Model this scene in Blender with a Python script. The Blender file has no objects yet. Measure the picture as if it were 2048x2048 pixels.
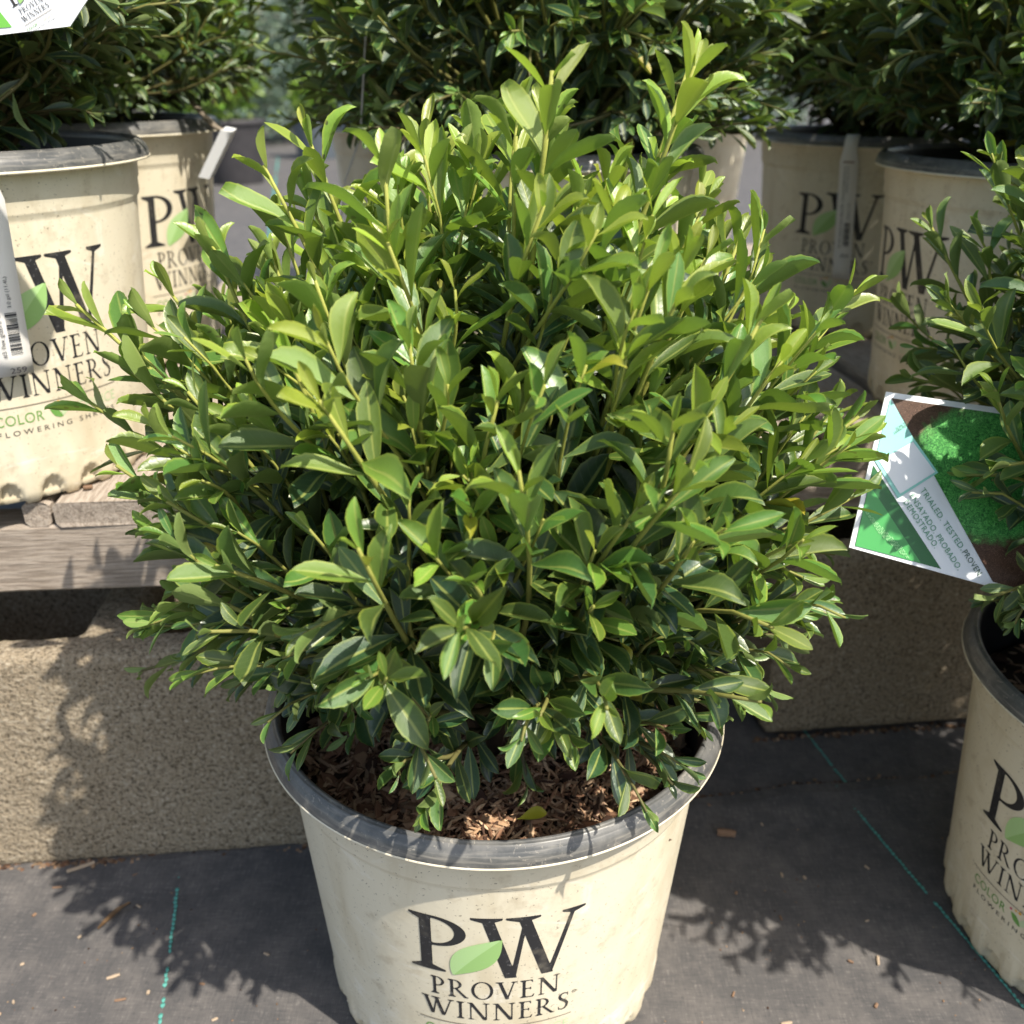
import bpy, bmesh, math, random
import numpy as np
from mathutils import Vector, Matrix

# ------------------------------------------------------------------ camera, sky, sun
scene = bpy.context.scene
COL = scene.collection
CAM_H, PITCH, ROLL, F_PX = 0.5676, 0.4403, 0.0056, 1868.97 / 2048.0

cam_data = bpy.data.cameras.new('camera')
cam_data.sensor_fit = 'HORIZONTAL'
cam_data.sensor_width = 36.0
cam_data.lens = 36.0 * F_PX
cam_data.clip_start = 0.01
cam_data.clip_end = 500.0
cam_data.dof.use_dof = True
cam_data.dof.focus_distance = 0.46
cam_data.dof.aperture_fstop = 9.5
cam = bpy.data.objects.new('camera', cam_data)
COL.objects.link(cam)
cam.location = (0, 0, CAM_H)
cam.rotation_mode = 'QUATERNION'
cam.rotation_quaternion = (Matrix.Rotation(math.pi / 2 - PITCH, 3, 'X') @ Matrix.Rotation(ROLL, 3, 'Z')).to_quaternion()
scene.camera = cam

SUN_EL = math.radians(56.5)
SUN_AZ = math.radians(131)          # clockwise from +Y
sun_dir = Vector((math.cos(SUN_EL) * math.sin(SUN_AZ), math.cos(SUN_EL) * math.cos(SUN_AZ), math.sin(SUN_EL)))
world = bpy.data.worlds.new('World')
scene.world = world
world.use_nodes = True
wn = world.node_tree
sky = wn.nodes.new('ShaderNodeTexSky')
sky.sky_type = 'NISHITA'
sky.sun_disc = False
sky.sun_elevation = SUN_EL
sky.sun_rotation = SUN_AZ
sky.air_density = 1.3
sky.dust_density = 2.5
wn.links.new(sky.outputs[0], wn.nodes['Background'].inputs[0])
wn.nodes['Background'].inputs[1].default_value = 0.125
sun_data = bpy.data.lights.new('sun', 'SUN')
sun_data.energy = 4.6
sun_data.angle = math.radians(0.6)
sun_data.color = (1.0, 0.93, 0.82)
sun = bpy.data.objects.new('sun', sun_data)
COL.objects.link(sun)
sun.rotation_mode = 'QUATERNION'
sun.rotation_quaternion = sun_dir.to_track_quat('Z', 'Y')
sun.location = (3, -2, 4)
vs = scene.view_settings
vs.view_transform = 'Standard'
vs.look = 'None'
vs.exposure = 0.76
vs.gamma = 1.0
vs.use_curve_mapping = False
scene.cycles.max_bounces = 6
scene.cycles.diffuse_bounces = 3
scene.cycles.glossy_bounces = 2
scene.cycles.transmission_bounces = 3

# ------------------------------------------------------------------ helpers
def tag(o, label=None, cat=None, group=None, kind=None):
    if label: o['label'] = label
    if cat: o['category'] = cat
    if group: o['group'] = group
    if kind: o['kind'] = kind
    return o

def link(o, parent=None):
    COL.objects.link(o)
    if parent is not None:
        o.parent = parent
    return o

def empty(name, loc=(0, 0, 0), rz=0.0):
    o = bpy.data.objects.new(name, None)
    o.empty_display_size = 0.05
    o.location = loc
    o.rotation_euler = (0, 0, rz)
    return link(o)

def mesh_obj(name, verts, faces, mat, parent=None, smooth=False, loc=None, mats=None, fmat=None):
    me = bpy.data.meshes.new(name)
    me.from_pydata([tuple(v) for v in verts], [], [tuple(f) for f in faces])
    for m in (mats or [mat]):
        me.materials.append(m)
    if fmat is not None:
        me.polygons.foreach_set('material_index', fmat)
    if smooth:
        me.polygons.foreach_set('use_smooth', [True] * len(me.polygons))
    me.update()
    o = bpy.data.objects.new(name, me)
    if loc is not None:
        o.location = loc
    return link(o, parent)

def copy_tree(o, parent=None):
    c = o.copy()
    COL.objects.link(c)
    c.parent = parent
    for ch in list(o.children):
        copy_tree(ch, c)
    return c

def box_arrays(sx, sy, sz, cx=0, cy=0, cz=0):
    v = [(cx + sx * a / 2, cy + sy * b / 2, cz + sz * c / 2) for a in (-1, 1) for b in (-1, 1) for c in (-1, 1)]
    f = [(0, 1, 3, 2), (4, 6, 7, 5), (0, 4, 5, 1), (2, 3, 7, 6), (0, 2, 6, 4), (1, 5, 7, 3)]
    return v, f

def tube_arrays(pts, rad, sides=6):
    pts = np.asarray(pts, float)
    n = len(pts)
    T = np.gradient(pts, axis=0)
    T /= np.linalg.norm(T, axis=1)[:, None] + 1e-12
    ref = np.array([0.31, 0.87, 0.38])
    V, F = [], []
    for i in range(n):
        a = np.cross(T[i], ref); a /= np.linalg.norm(a) + 1e-9
        b = np.cross(T[i], a)
        for k in range(sides):
            t = 2 * math.pi * k / sides
            V.append(pts[i] + rad[i] * (math.cos(t) * a + math.sin(t) * b))
    for i in range(n - 1):
        for k in range(sides):
            k2 = (k + 1) % sides
            F.append((i * sides + k, i * sides + k2, (i + 1) * sides + k2, (i + 1) * sides + k))
    F.append(tuple(range(sides))[::-1])
    F.append(tuple(range((n - 1) * sides, n * sides)))
    return V, F

class Acc:
    """collects several pieces into one mesh"""
    def __init__(self): self.v, self.f = [], []
    def add(self, v, f):
        o = len(self.v)
        self.v += [tuple(x) for x in v]
        self.f += [tuple(i + o for i in q) for q in f]

# ------------------------------------------------------------------ materials
class NT:
    def __init__(self, name):
        self.m = bpy.data.materials.new(name)
        self.m.use_nodes = True
        self.t = self.m.node_tree
        self.n = self.t.nodes
        self.bsdf = self.n['Principled BSDF']
        self.out = self.n['Material Output']
    def new(self, typ, **kw):
        x = self.n.new(typ)
        for k, v in kw.items():
            setattr(x, k, v)
        return x
    def L(self, a, b): self.t.links.new(a, b)
    def coord(self, which='Object', scale=(1, 1, 1)):
        tc = self.new('ShaderNodeTexCoord')
        mp = self.new('ShaderNodeMapping')
        mp.inputs['Scale'].default_value = scale
        self.L(tc.outputs[which], mp.inputs[0])
        return mp.outputs[0]
    def noise(self, vec, scale, detail=4, rough=0.55, dist=0.0):
        x = self.new('ShaderNodeTexNoise')
        x.inputs['Scale'].default_value = scale
        x.inputs['Detail'].default_value = detail
        x.inputs['Roughness'].default_value = rough
        x.inputs['Distortion'].default_value = dist
        if vec is not None: self.L(vec, x.inputs['Vector'])
        return x.outputs['Fac']
    def ramp(self, fac, stops, interp='LINEAR'):
        x = self.new('ShaderNodeValToRGB')
        x.color_ramp.interpolation = interp
        e = x.color_ramp.elements
        while len(e) < len(stops): e.new(0.5)
        for i, (p, c) in enumerate(stops):
            e[i].position = p
            e[i].color = (c, c, c, 1) if isinstance(c, (int, float)) else (*c, 1)
        self.L(fac, x.inputs[0])
        return x.outputs[0]
    def mix(self, fac, a, b, mode='MIX'):
        x = self.new('ShaderNodeMix', data_type='RGBA', blend_type=mode)
        for s, v in ((x.inputs[0], fac), (x.inputs[6], a), (x.inputs[7], b)):
            if isinstance(v, (int, float)): s.default_value = v
            elif isinstance(v, tuple): s.default_value = (*v, 1)
            else: self.L(v, s)
        return x.outputs[2]
    def math(self, op, a, b=0.0, clamp=False):
        x = self.new('ShaderNodeMath', operation=op, use_clamp=clamp)
        for s, v in ((x.inputs[0], a), (x.inputs[1], b)):
            if isinstance(v, (int, float)): s.default_value = v
            else: self.L(v, s)
        return x.outputs[0]
    def bump(self, h, strength=0.3, dist=0.002):
        x = self.new('ShaderNodeBump')
        x.inputs['Strength'].default_value = strength
        x.inputs['Distance'].default_value = dist
        self.L(h, x.inputs['Height'])
        self.L(x.outputs[0], self.bsdf.inputs['Normal'])
        return x.outputs[0]
    def base(self, c):
        if isinstance(c, tuple): self.bsdf.inputs['Base Color'].default_value = (*c, 1)
        else: self.L(c, self.bsdf.inputs['Base Color'])
    def set(self, rough=None, spec=None):
        if rough is not None:
            if isinstance(rough, (int, float)): self.bsdf.inputs['Roughness'].default_value = rough
            else: self.L(rough, self.bsdf.inputs['Roughness'])
        if spec is not None: self.bsdf.inputs['Specular IOR Level'].default_value = spec

def plain(name, c, rough=0.6, spec=0.4, var=0.0, scale=60):
    t = NT(name)
    if var:
        n = t.noise(t.coord(), scale, 5)
        t.base(t.mix(n, tuple(x * (1 - var) for x in c), tuple(min(1, x * (1 + var)) for x in c)))
    else:
        t.base(c)
    t.set(rough, spec)
    return t.m

def leaf_material(name, source, young, mid, old, trans=0.34, rough=0.40):
    """source: 'attr' (vertex attribute 'tint') or 'object' (object colour)"""
    t = NT(name)
    if source == 'attr':
        a = t.new('ShaderNodeAttribute', attribute_name='tint')
        colr = a.outputs['Color']
    else:
        a = t.new('ShaderNodeObjectInfo')
        colr = a.outputs['Color']
    sep = t.new('ShaderNodeSeparateColor')
    t.L(colr, sep.inputs[0])
    youth, rnd, odd = sep.outputs[0], sep.outputs[1], sep.outputs[2]
    base = t.ramp(youth, [(0.0, old), (0.5, mid), (1.0, young)])
    hsv = t.new('ShaderNodeHueSaturation')
    t.L(t.math('ADD', t.math('MULTIPLY', rnd, 0.05), 0.475), hsv.inputs['Hue'])
    t.L(t.math('ADD', t.math('MULTIPLY', rnd, 0.5), 0.75), hsv.inputs['Value'])
    t.L(base, hsv.inputs['Color'])
    base = t.mix(odd, hsv.outputs[0], (0.50, 0.40, 0.035))
    uvn = t.new('ShaderNodeUVMap')
    sx = t.new('ShaderNodeSeparateXYZ')
    t.L(uvn.outputs[0], sx.inputs[0])
    au = t.math('ABSOLUTE', t.math('SUBTRACT', t.math('MULTIPLY', sx.outputs[0], 2.0), 1.0))
    # mottling and faint side veins
    geo_n = t.noise(t.coord('Object'), 420, 1)
    base = t.mix(t.math('MULTIPLY', geo_n, 0.30), base, t.mix(1.0, base, (0.45, 0.55, 0.45), 'MULTIPLY'))
    # side veins: a saw-tooth along the blade, swept towards the tip
    saw = t.math('FRACT', t.math('MULTIPLY', t.math('SUBTRACT', sx.outputs[1], t.math('MULTIPLY', au, 0.16)), 9.0))
    vein = t.ramp(saw, [(0.0, 0.2), (0.10, 0.0), (0.9, 0.0), (1.0, 0.2)])
    base = t.mix(vein, base, t.mix(0.5, base, (0.25, 0.34, 0.10)))
    spots = t.math('MULTIPLY', t.ramp(t.noise(t.coord('Object', (1, 1, 1)), 260, 0), [(0.69, 0.0), (0.73, 1.0)]), t.math('GREATER_THAN', rnd, 0.9))
    base = t.mix(t.math('MULTIPLY', spots, 0.85), base, (0.04, 0.03, 0.012))
    midrib = t.ramp(au, [(0.065, 1.0), (0.15, 0.0)])
    margin = t.ramp(au, [(0.82, 0.0), (0.93, 1.0)])
    rib = t.mix(0.55, base, (0.46, 0.50, 0.12))
    top = t.mix(t.math('MULTIPLY', midrib, 0.8), base, rib)
    top = t.mix(t.math('MULTIPLY', margin, t.math('ADD', t.math('MULTIPLY', youth, 0.65), 0.35)), top, t.mix(0.48, base, (0.45, 0.50, 0.06)))
    under = t.mix(0.42, base, (0.27, 0.34, 0.10))
    under = t.mix(t.math('MULTIPLY', midrib, 0.5), under, (0.32, 0.38, 0.12))
    g = t.new('ShaderNodeNewGeometry')
    colour = t.mix(g.outputs['Backfacing'], top, under)
    t.base(colour)
    t.L(t.math('ADD', t.math('MULTIPLY', g.outputs['Backfacing'], 0.25), t.math('ADD', rough - 0.08, t.math('MULTIPLY', geo_n, 0.16))), t.bsdf.inputs['Roughness'])
    t.bsdf.inputs['Specular IOR Level'].default_value = 0.8
    h = t.math('ADD', t.math('MULTIPLY', midrib, -0.6), t.math('ADD', t.math('MULTIPLY', vein, -0.8), t.math('MULTIPLY', geo_n, 0.5)))
    t.bump(h, 0.35, 0.0006)
    tr = t.new('ShaderNodeBsdfTranslucent')
    t.L(t.mix(1.0, t.mix(0.35, base, (0.42, 0.62, 0.03)), (1.0, 1.0, 1.0), 'MULTIPLY'), tr.inputs[0])
    mx = t.new('ShaderNodeMixShader')
    t.L(t.math('ADD', trans * 0.38, t.math('MULTIPLY', youth, trans * 0.8)), mx.inputs[0])
    t.L(t.bsdf.outputs[0], mx.inputs[1])
    t.L(tr.outputs[0], mx.inputs[2])
    t.L(mx.outputs[0], t.out.inputs[0])
    return t.m

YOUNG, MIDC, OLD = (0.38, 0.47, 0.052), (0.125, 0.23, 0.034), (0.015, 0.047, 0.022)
M_LEAF = leaf_material('holly_leaf', 'attr', YOUNG, MIDC, OLD)
M_LEAF_OBJ = leaf_material('holly_leaf_single', 'object', YOUNG, MIDC, OLD)
M_FARLEAF = leaf_material('bright_bush_leaf', 'attr', (0.22, 0.34, 0.03), (0.09, 0.20, 0.02), (0.03, 0.08, 0.02))

def stem_mat(name, lo, hi, z0, z1):
    t = NT(name)
    tc = t.new('ShaderNodeTexCoord')
    s = t.new('ShaderNodeSeparateXYZ')
    t.L(tc.outputs['Object'], s.inputs[0])
    mr = t.new('ShaderNodeMapRange')
    mr.inputs['From Min'].default_value = z0
    mr.inputs['From Max'].default_value = z1
    t.L(s.outputs[2], mr.inputs[0])
    n = t.noise(tc.outputs['Object'], 220, 4)
    c = t.mix(mr.outputs[0], lo, hi)
    t.base(t.mix(n, t.mix(0.3, c, (0.08, 0.06, 0.02)), c))
    t.set(0.6, 0.3)
    t.bump(n, 0.4, 0.001)
    return t.m
M_STEM = stem_mat('green_stem', (0.085, 0.075, 0.035), (0.35, 0.37, 0.075), 0.06, 0.27)
M_TRUNK = stem_mat('bark_stem', (0.11, 0.075, 0.05), (0.20, 0.17, 0.09), 0.0, 0.2)

def pot_material():
    t = NT('cream_plastic')
    v = t.coord('Object')
    n1 = t.noise(v, 9, 5, 0.6)
    n2 = t.noise(v, 60, 6, 0.65)
    n3 = t.noise(t.coord('Object', (1, 1, 0.35)), 26, 4, 0.6, 0.6)
    c = t.mix(n1, (0.66, 0.595, 0.44), (0.74, 0.68, 0.535))
    c = t.mix(t.ramp(n3, [(0.46, 0.0), (0.68, 0.6)]), c, (0.52, 0.44, 0.29))
    c = t.mix(t.ramp(n2, [(0.56, 0.0), (0.70, 0.5)]), c, (0.42, 0.345, 0.23))
    sp = t.noise(v, 520, 2)
    c = t.mix(t.math('MULTIPLY', t.ramp(sp, [(0.66, 0.0), (0.71, 0.8)]), t.ramp(n1, [(0.35, 0.3), (0.6, 1.0)])), c, (0.13, 0.10, 0.07))
    sep = t.new('ShaderNodeSeparateXYZ')
    t.L(v, sep.inputs[0])
    low = t.new('ShaderNodeMapRange')
    low.inputs['From Min'].default_value = 0.035
    low.inputs['From Max'].default_value = 0.0
    t.L(sep.outputs[2], low.inputs[0])
    c = t.mix(t.math('MULTIPLY', low.outputs[0], t.math('MULTIPLY', n1, 0.9)), c, (0.45, 0.38, 0.25))
    # pale scuffs
    sc = t.noise(t.coord('Object', (1, 1, 2.4)), 18, 5, 0.7, 1.2)
    c = t.mix(t.ramp(sc, [(0.57, 0.0), (0.68, 0.65)]), c, (0.80, 0.76, 0.66))
    t.base(c)
    t.set(t.ramp(n1, [(0.3, 0.36), (0.7, 0.52)]), 0.4)
    t.bump(t.math('ADD', n2, t.math('MULTIPLY', n1, 2.0)), 0.12, 0.002)
    return t.m
M_POT = pot_material()

def rim_material():
    t = NT('grey_rim_plastic')
    v = t.coord('Object')
    n = t.noise(v, 35, 6, 0.65)
    n2 = t.noise(t.coord('Object', (1, 1, 12)), 30, 4)
    c = t.mix(t.ramp(n, [(0.38, 0.0), (0.66, 1.0)]), (0.070, 0.072, 0.072), (0.165, 0.16, 0.148))
    c = t.mix(t.ramp(n2, [(0.52, 0.0), (0.70, 0.6)]), c, (0.30, 0.28, 0.24))
    sc = t.noise(v, 240, 3, 0.7, 1.0)
    c = t.mix(t.ramp(sc, [(0.60, 0.0), (0.68, 0.6)]), c, (0.34, 0.31, 0.26))
    t.base(c)
    t.set(0.36, 0.5)
    t.bump(n2, 0.15, 0.001)
    return t.m
M_RIM = rim_material()
M_LINER = plain('black_plastic', (0.022, 0.023, 0.026), 0.45, 0.4, 0.4, 40)

def print_mat(name, c, wear=0.55):
    t = NT(name)
    v = t.coord('Object')
    n = t.noise(v, 420, 4, 0.7)
    n2 = t.noise(v, 60, 4)
    c2 = t.mix(t.ramp(n, [(0.60, 0.0), (0.70, wear)]), c, tuple(min(1, x * 0.5 + 0.25) for x in c))
    c2 = t.mix(t.ramp(n2, [(0.55, 0.0), (0.75, 0.25)]), c2, (0.45, 0.40, 0.30))
    t.base(c2)
    t.set(0.5, 0.4)
    return t.m
M_INK = print_mat('black_ink', (0.022, 0.022, 0.024))
M_LEAFINK = print_mat('green_ink', (0.30, 0.50, 0.17), 0.3)
M_LEAFINK2 = print_mat('light_green_ink', (0.40, 0.60, 0.26), 0.3)
M_RULE = print_mat('taupe_ink', (0.20, 0.17, 0.13), 0.3)
M_CGREEN = print_mat('mid_green_ink', (0.14, 0.32, 0.07), 0.3)
M_CPALE = print_mat('pale_green_ink', (0.50, 0.60, 0.36), 0.2)
M_RED = print_mat('magenta_ink', (0.50, 0.06, 0.14), 0.2)
M_ORANGE = print_mat('orange_ink', (0.75, 0.38, 0.03), 0.2)

def concrete_material():
    t = NT('concrete')
    v = t.coord('Object')
    n1 = t.noise(v, 14, 6, 0.6)
    n2 = t.noise(v, 360, 5, 0.75)
    vo = t.new('ShaderNodeTexVoronoi')
    vo.inputs['Scale'].default_value = 190
    t.L(v, vo.inputs['Vector'])
    c = t.mix(n1, (0.30, 0.235, 0.155), (0.42, 0.355, 0.26))
    c = t.mix(t.ramp(n2, [(0.36, 1.0), (0.50, 0.0)]), c, (0.085, 0.068, 0.048))
    c = t.mix(t.ramp(n2, [(0.54, 0.0), (0.70, 0.85)]), c, (0.60, 0.54, 0.44))
    t.base(c)
    t.set(0.95, 0.15)
    t.bump(t.math('ADD', n2, t.math('MULTIPLY', vo.outputs['Distance'], 0.7)), 0.9, 0.0035)
    return t.m
M_CONC = concrete_material()

def wood_material(name, a, b, dark):
    t = NT(name)
    v = t.coord('Object', (3, 26, 26))
    n1 = t.noise(v, 6, 6, 0.65, 0.3)
    n2 = t.noise(t.coord('Object', (4, 60, 60)), 9, 5, 0.7, 0.2)
    n3 = t.noise(t.coord('Object'), 7, 4)
    c = t.mix(n1, a, b)
    c = t.mix(t.ramp(n2, [(0.42, 0.8), (0.55, 0.0)]), c, dark)
    c = t.mix(t.ramp(n3, [(0.45, 0.0), (0.7, 0.5)]), c, tuple(x * 0.7 for x in b))
    oi = t.new('ShaderNodeObjectInfo')
    c = t.mix(t.math('MULTIPLY', oi.outputs['Random'], 0.35), c, dark)
    t.base(c)
    t.set(0.9, 0.15)
    t.bump(t.math('ADD', n1, n2), 0.6, 0.002)
    return t.m
M_WOOD = wood_material('weathered_wood', (0.36, 0.30, 0.245), (0.50, 0.435, 0.365), (0.19, 0.15, 0.115))

def fabric_material():
    t = NT('woven_ground_fabric')
    v = t.coord('Object')
    n1 = t.noise(v, 3.0, 6, 0.6)
    n2 = t.noise(v, 26, 6, 0.7)
    n3 = t.math('MULTIPLY', t.math('ADD', t.noise(t.coord('Object', (1, .14, 1)), 620, 2, 0.7), t.noise(t.coord('Object', (.14, 1, 1)), 620, 2, 0.7)), 0.5)
    wx = t.new('ShaderNodeTexWave', bands_direction='X')
    wy = t.new('ShaderNodeTexWave', bands_direction='Y')
    for w, sc in ((wx, 210), (wy, 300)):
        w.inputs['Scale'].default_value = sc
        w.inputs['Distortion'].default_value = 0.8
        w.inputs['Detail'].default_value = 1
        t.L(v, w.inputs['Vector'])
    weave = t.math('MULTIPLY', wx.outputs['Fac'], wy.outputs['Fac'])
    c = t.mix(n1, (0.056, 0.0555, 0.057), (0.088, 0.083, 0.080))
    c = t.mix(t.ramp(n2, [(0.42, 0.0), (0.72, 0.8)]), c, (0.145, 0.132, 0.122))
    c = t.mix(t.math('MULTIPLY', weave, 0.16), c, (0.145, 0.14, 0.14))
    c = t.mix(t.ramp(n3, [(0.55, 0.0), (0.68, 0.55)]), c, (0.22, 0.20, 0.185))
    c = t.mix(t.ramp(n3, [(0.36, 0.6), (0.47, 0.0)]), c, (0.045, 0.045, 0.048))
    t.base(c)
    t.set(0.72, 0.3)
    t.bump(t.math('ADD', weave, t.math('MULTIPLY', n2, 1.5)), 0.25, 0.0010)
    return t.m
M_FABRIC = fabric_material()
M_THREAD = plain('green_thread', (0.07, 0.255, 0.215), 0.6, 0.3, 0.5, 500)
M_WHITE = plain('white_card', (0.76, 0.78, 0.80), 0.35, 0.5, 0.03, 40)
M_LABEL = plain('label_paper', (0.74, 0.72, 0.68), 0.45, 0.4, 0.06, 50)
M_PRINTK = plain('black_print', (0.04, 0.04, 0.045), 0.5, 0.4)
M_STAPLE = plain('rusty_staple', (0.22, 0.10, 0.05), 0.6, 0.4)
M_STEEL = plain('wire_steel', (0.35, 0.34, 0.32), 0.4, 0.5)
M_FARPOT = plain('dusty_black_pot', (0.045, 0.042, 0.045), 0.6, 0.35, 0.5, 14)
M_SILVERPOT = plain('blue_grey_pot', (0.10, 0.12, 0.14), 0.5, 0.4, 0.2, 14)

def chip_material():
    t = NT('bark_chips')
    a = t.new('ShaderNodeAttribute', attribute_name='tint')
    n = t.noise(t.coord(), 300, 4)
    t.base(t.mix(t.math('MULTIPLY', n, 0.6), a.outputs['Color'], t.mix(1.0, a.outputs['Color'], (0.4, 0.36, 0.33), 'MULTIPLY')))
    t.set(0.85, 0.2)
    return t.m
M_CHIPS = chip_material()
M_SOIL = plain('dark_potting_soil', (0.030, 0.020, 0.014), 0.95, 0.1, 0.5, 120)
M_CHIP = plain('loose_bark', (0.20, 0.125, 0.080), 0.85, 0.2, 0.4, 160)
M_CHIPPALE = plain('pale_bark', (0.36, 0.28, 0.20), 0.85, 0.2, 0.3, 160)
M_NEEDLE = leaf_material('spruce_needles', 'attr', (0.22, 0.33, 0.33), (0.12, 0.20, 0.21), (0.035, 0.065, 0.065), 0.12, 0.5)
M_BARK = plain('spruce_bark', (0.10, 0.075, 0.055), 0.9, 0.2, 0.3, 30)

# ------------------------------------------------------------------ ground
def plane_obj(name, x0, x1, y0, y1, z, mat):
    return mesh_obj(name, [(x0, y0, z), (x1, y0, z), (x1, y1, z), (x0, y1, z)], [(0, 1, 2, 3)], mat)
ground = plane_obj('ground', -120, 120, -60, 240, -0.005, M_FABRIC)
tag(ground, 'dark grey woven ground fabric running back along the aisle', kind='structure')

# front sheet of fabric that overlaps the one behind it, with a loose wavy hem
rng = random.Random(3)
def seam_y(x): return 0.629 + 0.1416 * (x - 0.173) + 0.0025 * math.sin(31 * x) + 0.0015 * math.sin(77 * x + 1)
nx = 121
V, F = [], []
xs = [-1.5 + 3.0 * i / (nx - 1) for i in range(nx)]
for x in xs:
    y = seam_y(x)
    lift = 0.0016 * max(0, math.sin(23 * x + 0.7)) + 0.0008 * math.sin(61 * x)
    V += [(x, -1.2, 0.0), (x, y - 0.05, 0.0), (x, y - 0.012, 0.0012 + lift), (x, y, 0.0002 + lift * 0.6), (x, y, -0.0045)]
for i in range(nx - 1):
    for k in range(4):
        a, b = i * 5 + k, (i + 1) * 5 + k
        F.append((a, b, b + 1, a + 1))
sheet = mesh_obj('ground_sheet', V, F, M_FABRIC)
tag(sheet, 'overlapping front sheet of dark woven ground fabric with a loose hem', kind='structure')

def thread_line(parent, p0, p1, z, gaps=(), step=0.0040, w=0.0024, seed=1):
    r = random.Random(seed)
    p0, p1 = Vector((*p0, 0)), Vector((*p1, 0))
    d = p1 - p0
    n = int(d.length / step)
    u = d.normalized(); s = Vector((-u.y, u.x, 0))
    acc = Acc()
    for i in range(n):
        q = i / n
        if any(a < q < b for a, b in gaps) or r.random() < 0.04: continue
        c = p0 + u * (i * step) + s * r.uniform(-0.0004, 0.0004)
        l, ww = step * r.uniform(0.58, 0.72), w * r.uniform(0.7, 1.1) / 1.0
        vv = []
        for a, b, h in ((-1, 0, 0.0), (-.5, -.5, .0003), (-.5, .5, .0003), (0, -.6, .0006), (0, .6, .0006), (.5, -.5, .0003), (.5, .5, .0003), (1, 0, 0.0), (0, 0, .0011)):
            vv.append(tuple(c + u * (a * l) + s * (b * ww) + Vector((0, 0, z + h))))
        acc.add(vv, [(0, 1, 8, 2), (1, 3, 8), (2, 8, 4), (3, 5, 8), (4, 8, 6), (5, 7, 6, 8)])
    o = mesh_obj('tracer_thread', acc.v, acc.f, M_THREAD, parent)
    return o
thread_line(sheet, (-0.2604, 0.550), (-0.2255, 0.395), 0.0004, gaps=((0.56, 0.63), (0.72, 0.79), (0.92, 0.95)), seed=2)
thread_line(sheet, (0.2865, 0.6405), (0.352, 0.405), 0.0004, gaps=((0.5, 0.53),), seed=5)
thread_line(ground, (0.280, 0.735), (0.2999, 0.647), -0.0046, seed=6)
thread_line(ground, (-0.70, 2.6), (-1.75, 7.4), -0.0046, gaps=((0.3, 0.36), (0.7, 0.74)), step=0.03, w=0.012, seed=7)

# ------------------------------------------------------------------ concrete blocks
def concrete_block(loc, rz, label, seed):
    L_, W_, H_ = 0.388, 0.19, 0.194
    cores = [(-0.162, -0.018), (0.018, 0.162)]
    ys = (-0.063, 0.063)
    # 2-D cell layout of the plan, extruded
    xe = [-L_ / 2, cores[0][0], cores[0][1], cores[1][0], cores[1][1], L_ / 2]
    ye = [-W_ / 2, ys[0], ys[1], W_ / 2]
    bm = bmesh.new()
    vt = {}
    def vert(i, j, k):
        if (i, j, k) not in vt:
            vt[(i, j, k)] = bm.verts.new((xe[i], ye[j], H_ * k))
        return vt[(i, j, k)]
    solid = lambda i, j: 0 <= i < 5 and 0 <= j < 3 and not (j == 1 and i in (1, 3))
    for i in range(5):
        for j in range(3):
            if not solid(i, j): continue
            bm.faces.new([vert(i, j, 1), vert(i + 1, j, 1), vert(i + 1, j + 1, 1), vert(i, j + 1, 1)])
            bm.faces.new([vert(i, j, 0), vert(i, j + 1, 0), vert(i + 1, j + 1, 0), vert(i + 1, j, 0)])
            for di, dj, a, b in ((-1, 0, (i, j + 1), (i, j)), (1, 0, (i + 1, j), (i + 1, j + 1)), (0, -1, (i, j), (i + 1, j)), (0, 1, (i + 1, j + 1), (i, j + 1))):
                if not solid(i + di, j + dj):
                    bm.faces.new([vert(*a, 0), vert(*b, 0), vert(*b, 1), vert(*a, 1)])
    me = bpy.data.meshes.new('concrete_block')
    bm.to_mesh(me); bm.free()
    me.materials.append(M_CONC)
    o = link(bpy.data.objects.new('concrete_block', me))
    o.location = loc
    o.rotation_euler = (0, 0, rz)
    md = o.modifiers.new('bevel', 'BEVEL'); md.width = 0.007; md.segments = 2
    md = o.modifiers.new('remesh', 'REMESH'); md.mode = 'VOXEL'; md.voxel_size = 0.0042; md.use_smooth_shade = True
    for k, (sc, st) in enumerate(((0.035, 0.003), (0.005, 0.0022))):
        tx = bpy.data.textures.new('rough_%d_%d' % (seed, k), 'CLOUDS')
        tx.noise_scale = sc
        tx.noise_depth = 2
        md = o.modifiers.new('rough', 'DISPLACE'); md.texture = tx; md.strength = st; md.mid_level = 0.5
        md.texture_coords = 'LOCAL'
    return tag(o, label, 'block', 'hollow concrete blocks under the pallets')
def face_centre(x0, y0, rz, d=0.095, s=0.194):
    """centre of a block whose front left bottom corner is (x0, y0)"""
    return (x0 + math.cos(rz) * s - math.sin(rz) * d, y0 + math.sin(rz) * s + math.cos(rz) * d, -0.002)
RZL = math.atan(0.0997)
concrete_block(face_centre(-0.4900, 0.5352, RZL), RZL, 'sunlit hollow concrete block with open cores behind the large inkberry pot', 1)
RZR = math.atan(0.115)
concrete_block(face_centre(0.240, 0.712, RZR), RZR, 'shaded concrete block on the fabric behind the big white plant tag', 2)
concrete_block(face_centre(-0.30, 1.15, RZL), RZL, 'concrete block propping the rear of the pallet beside the aisle', 3)
concrete_block(face_centre(0.05, 0.93, RZR), RZR, 'shadowy concrete block hidden deep under the pallets behind the shrub', 4)

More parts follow.
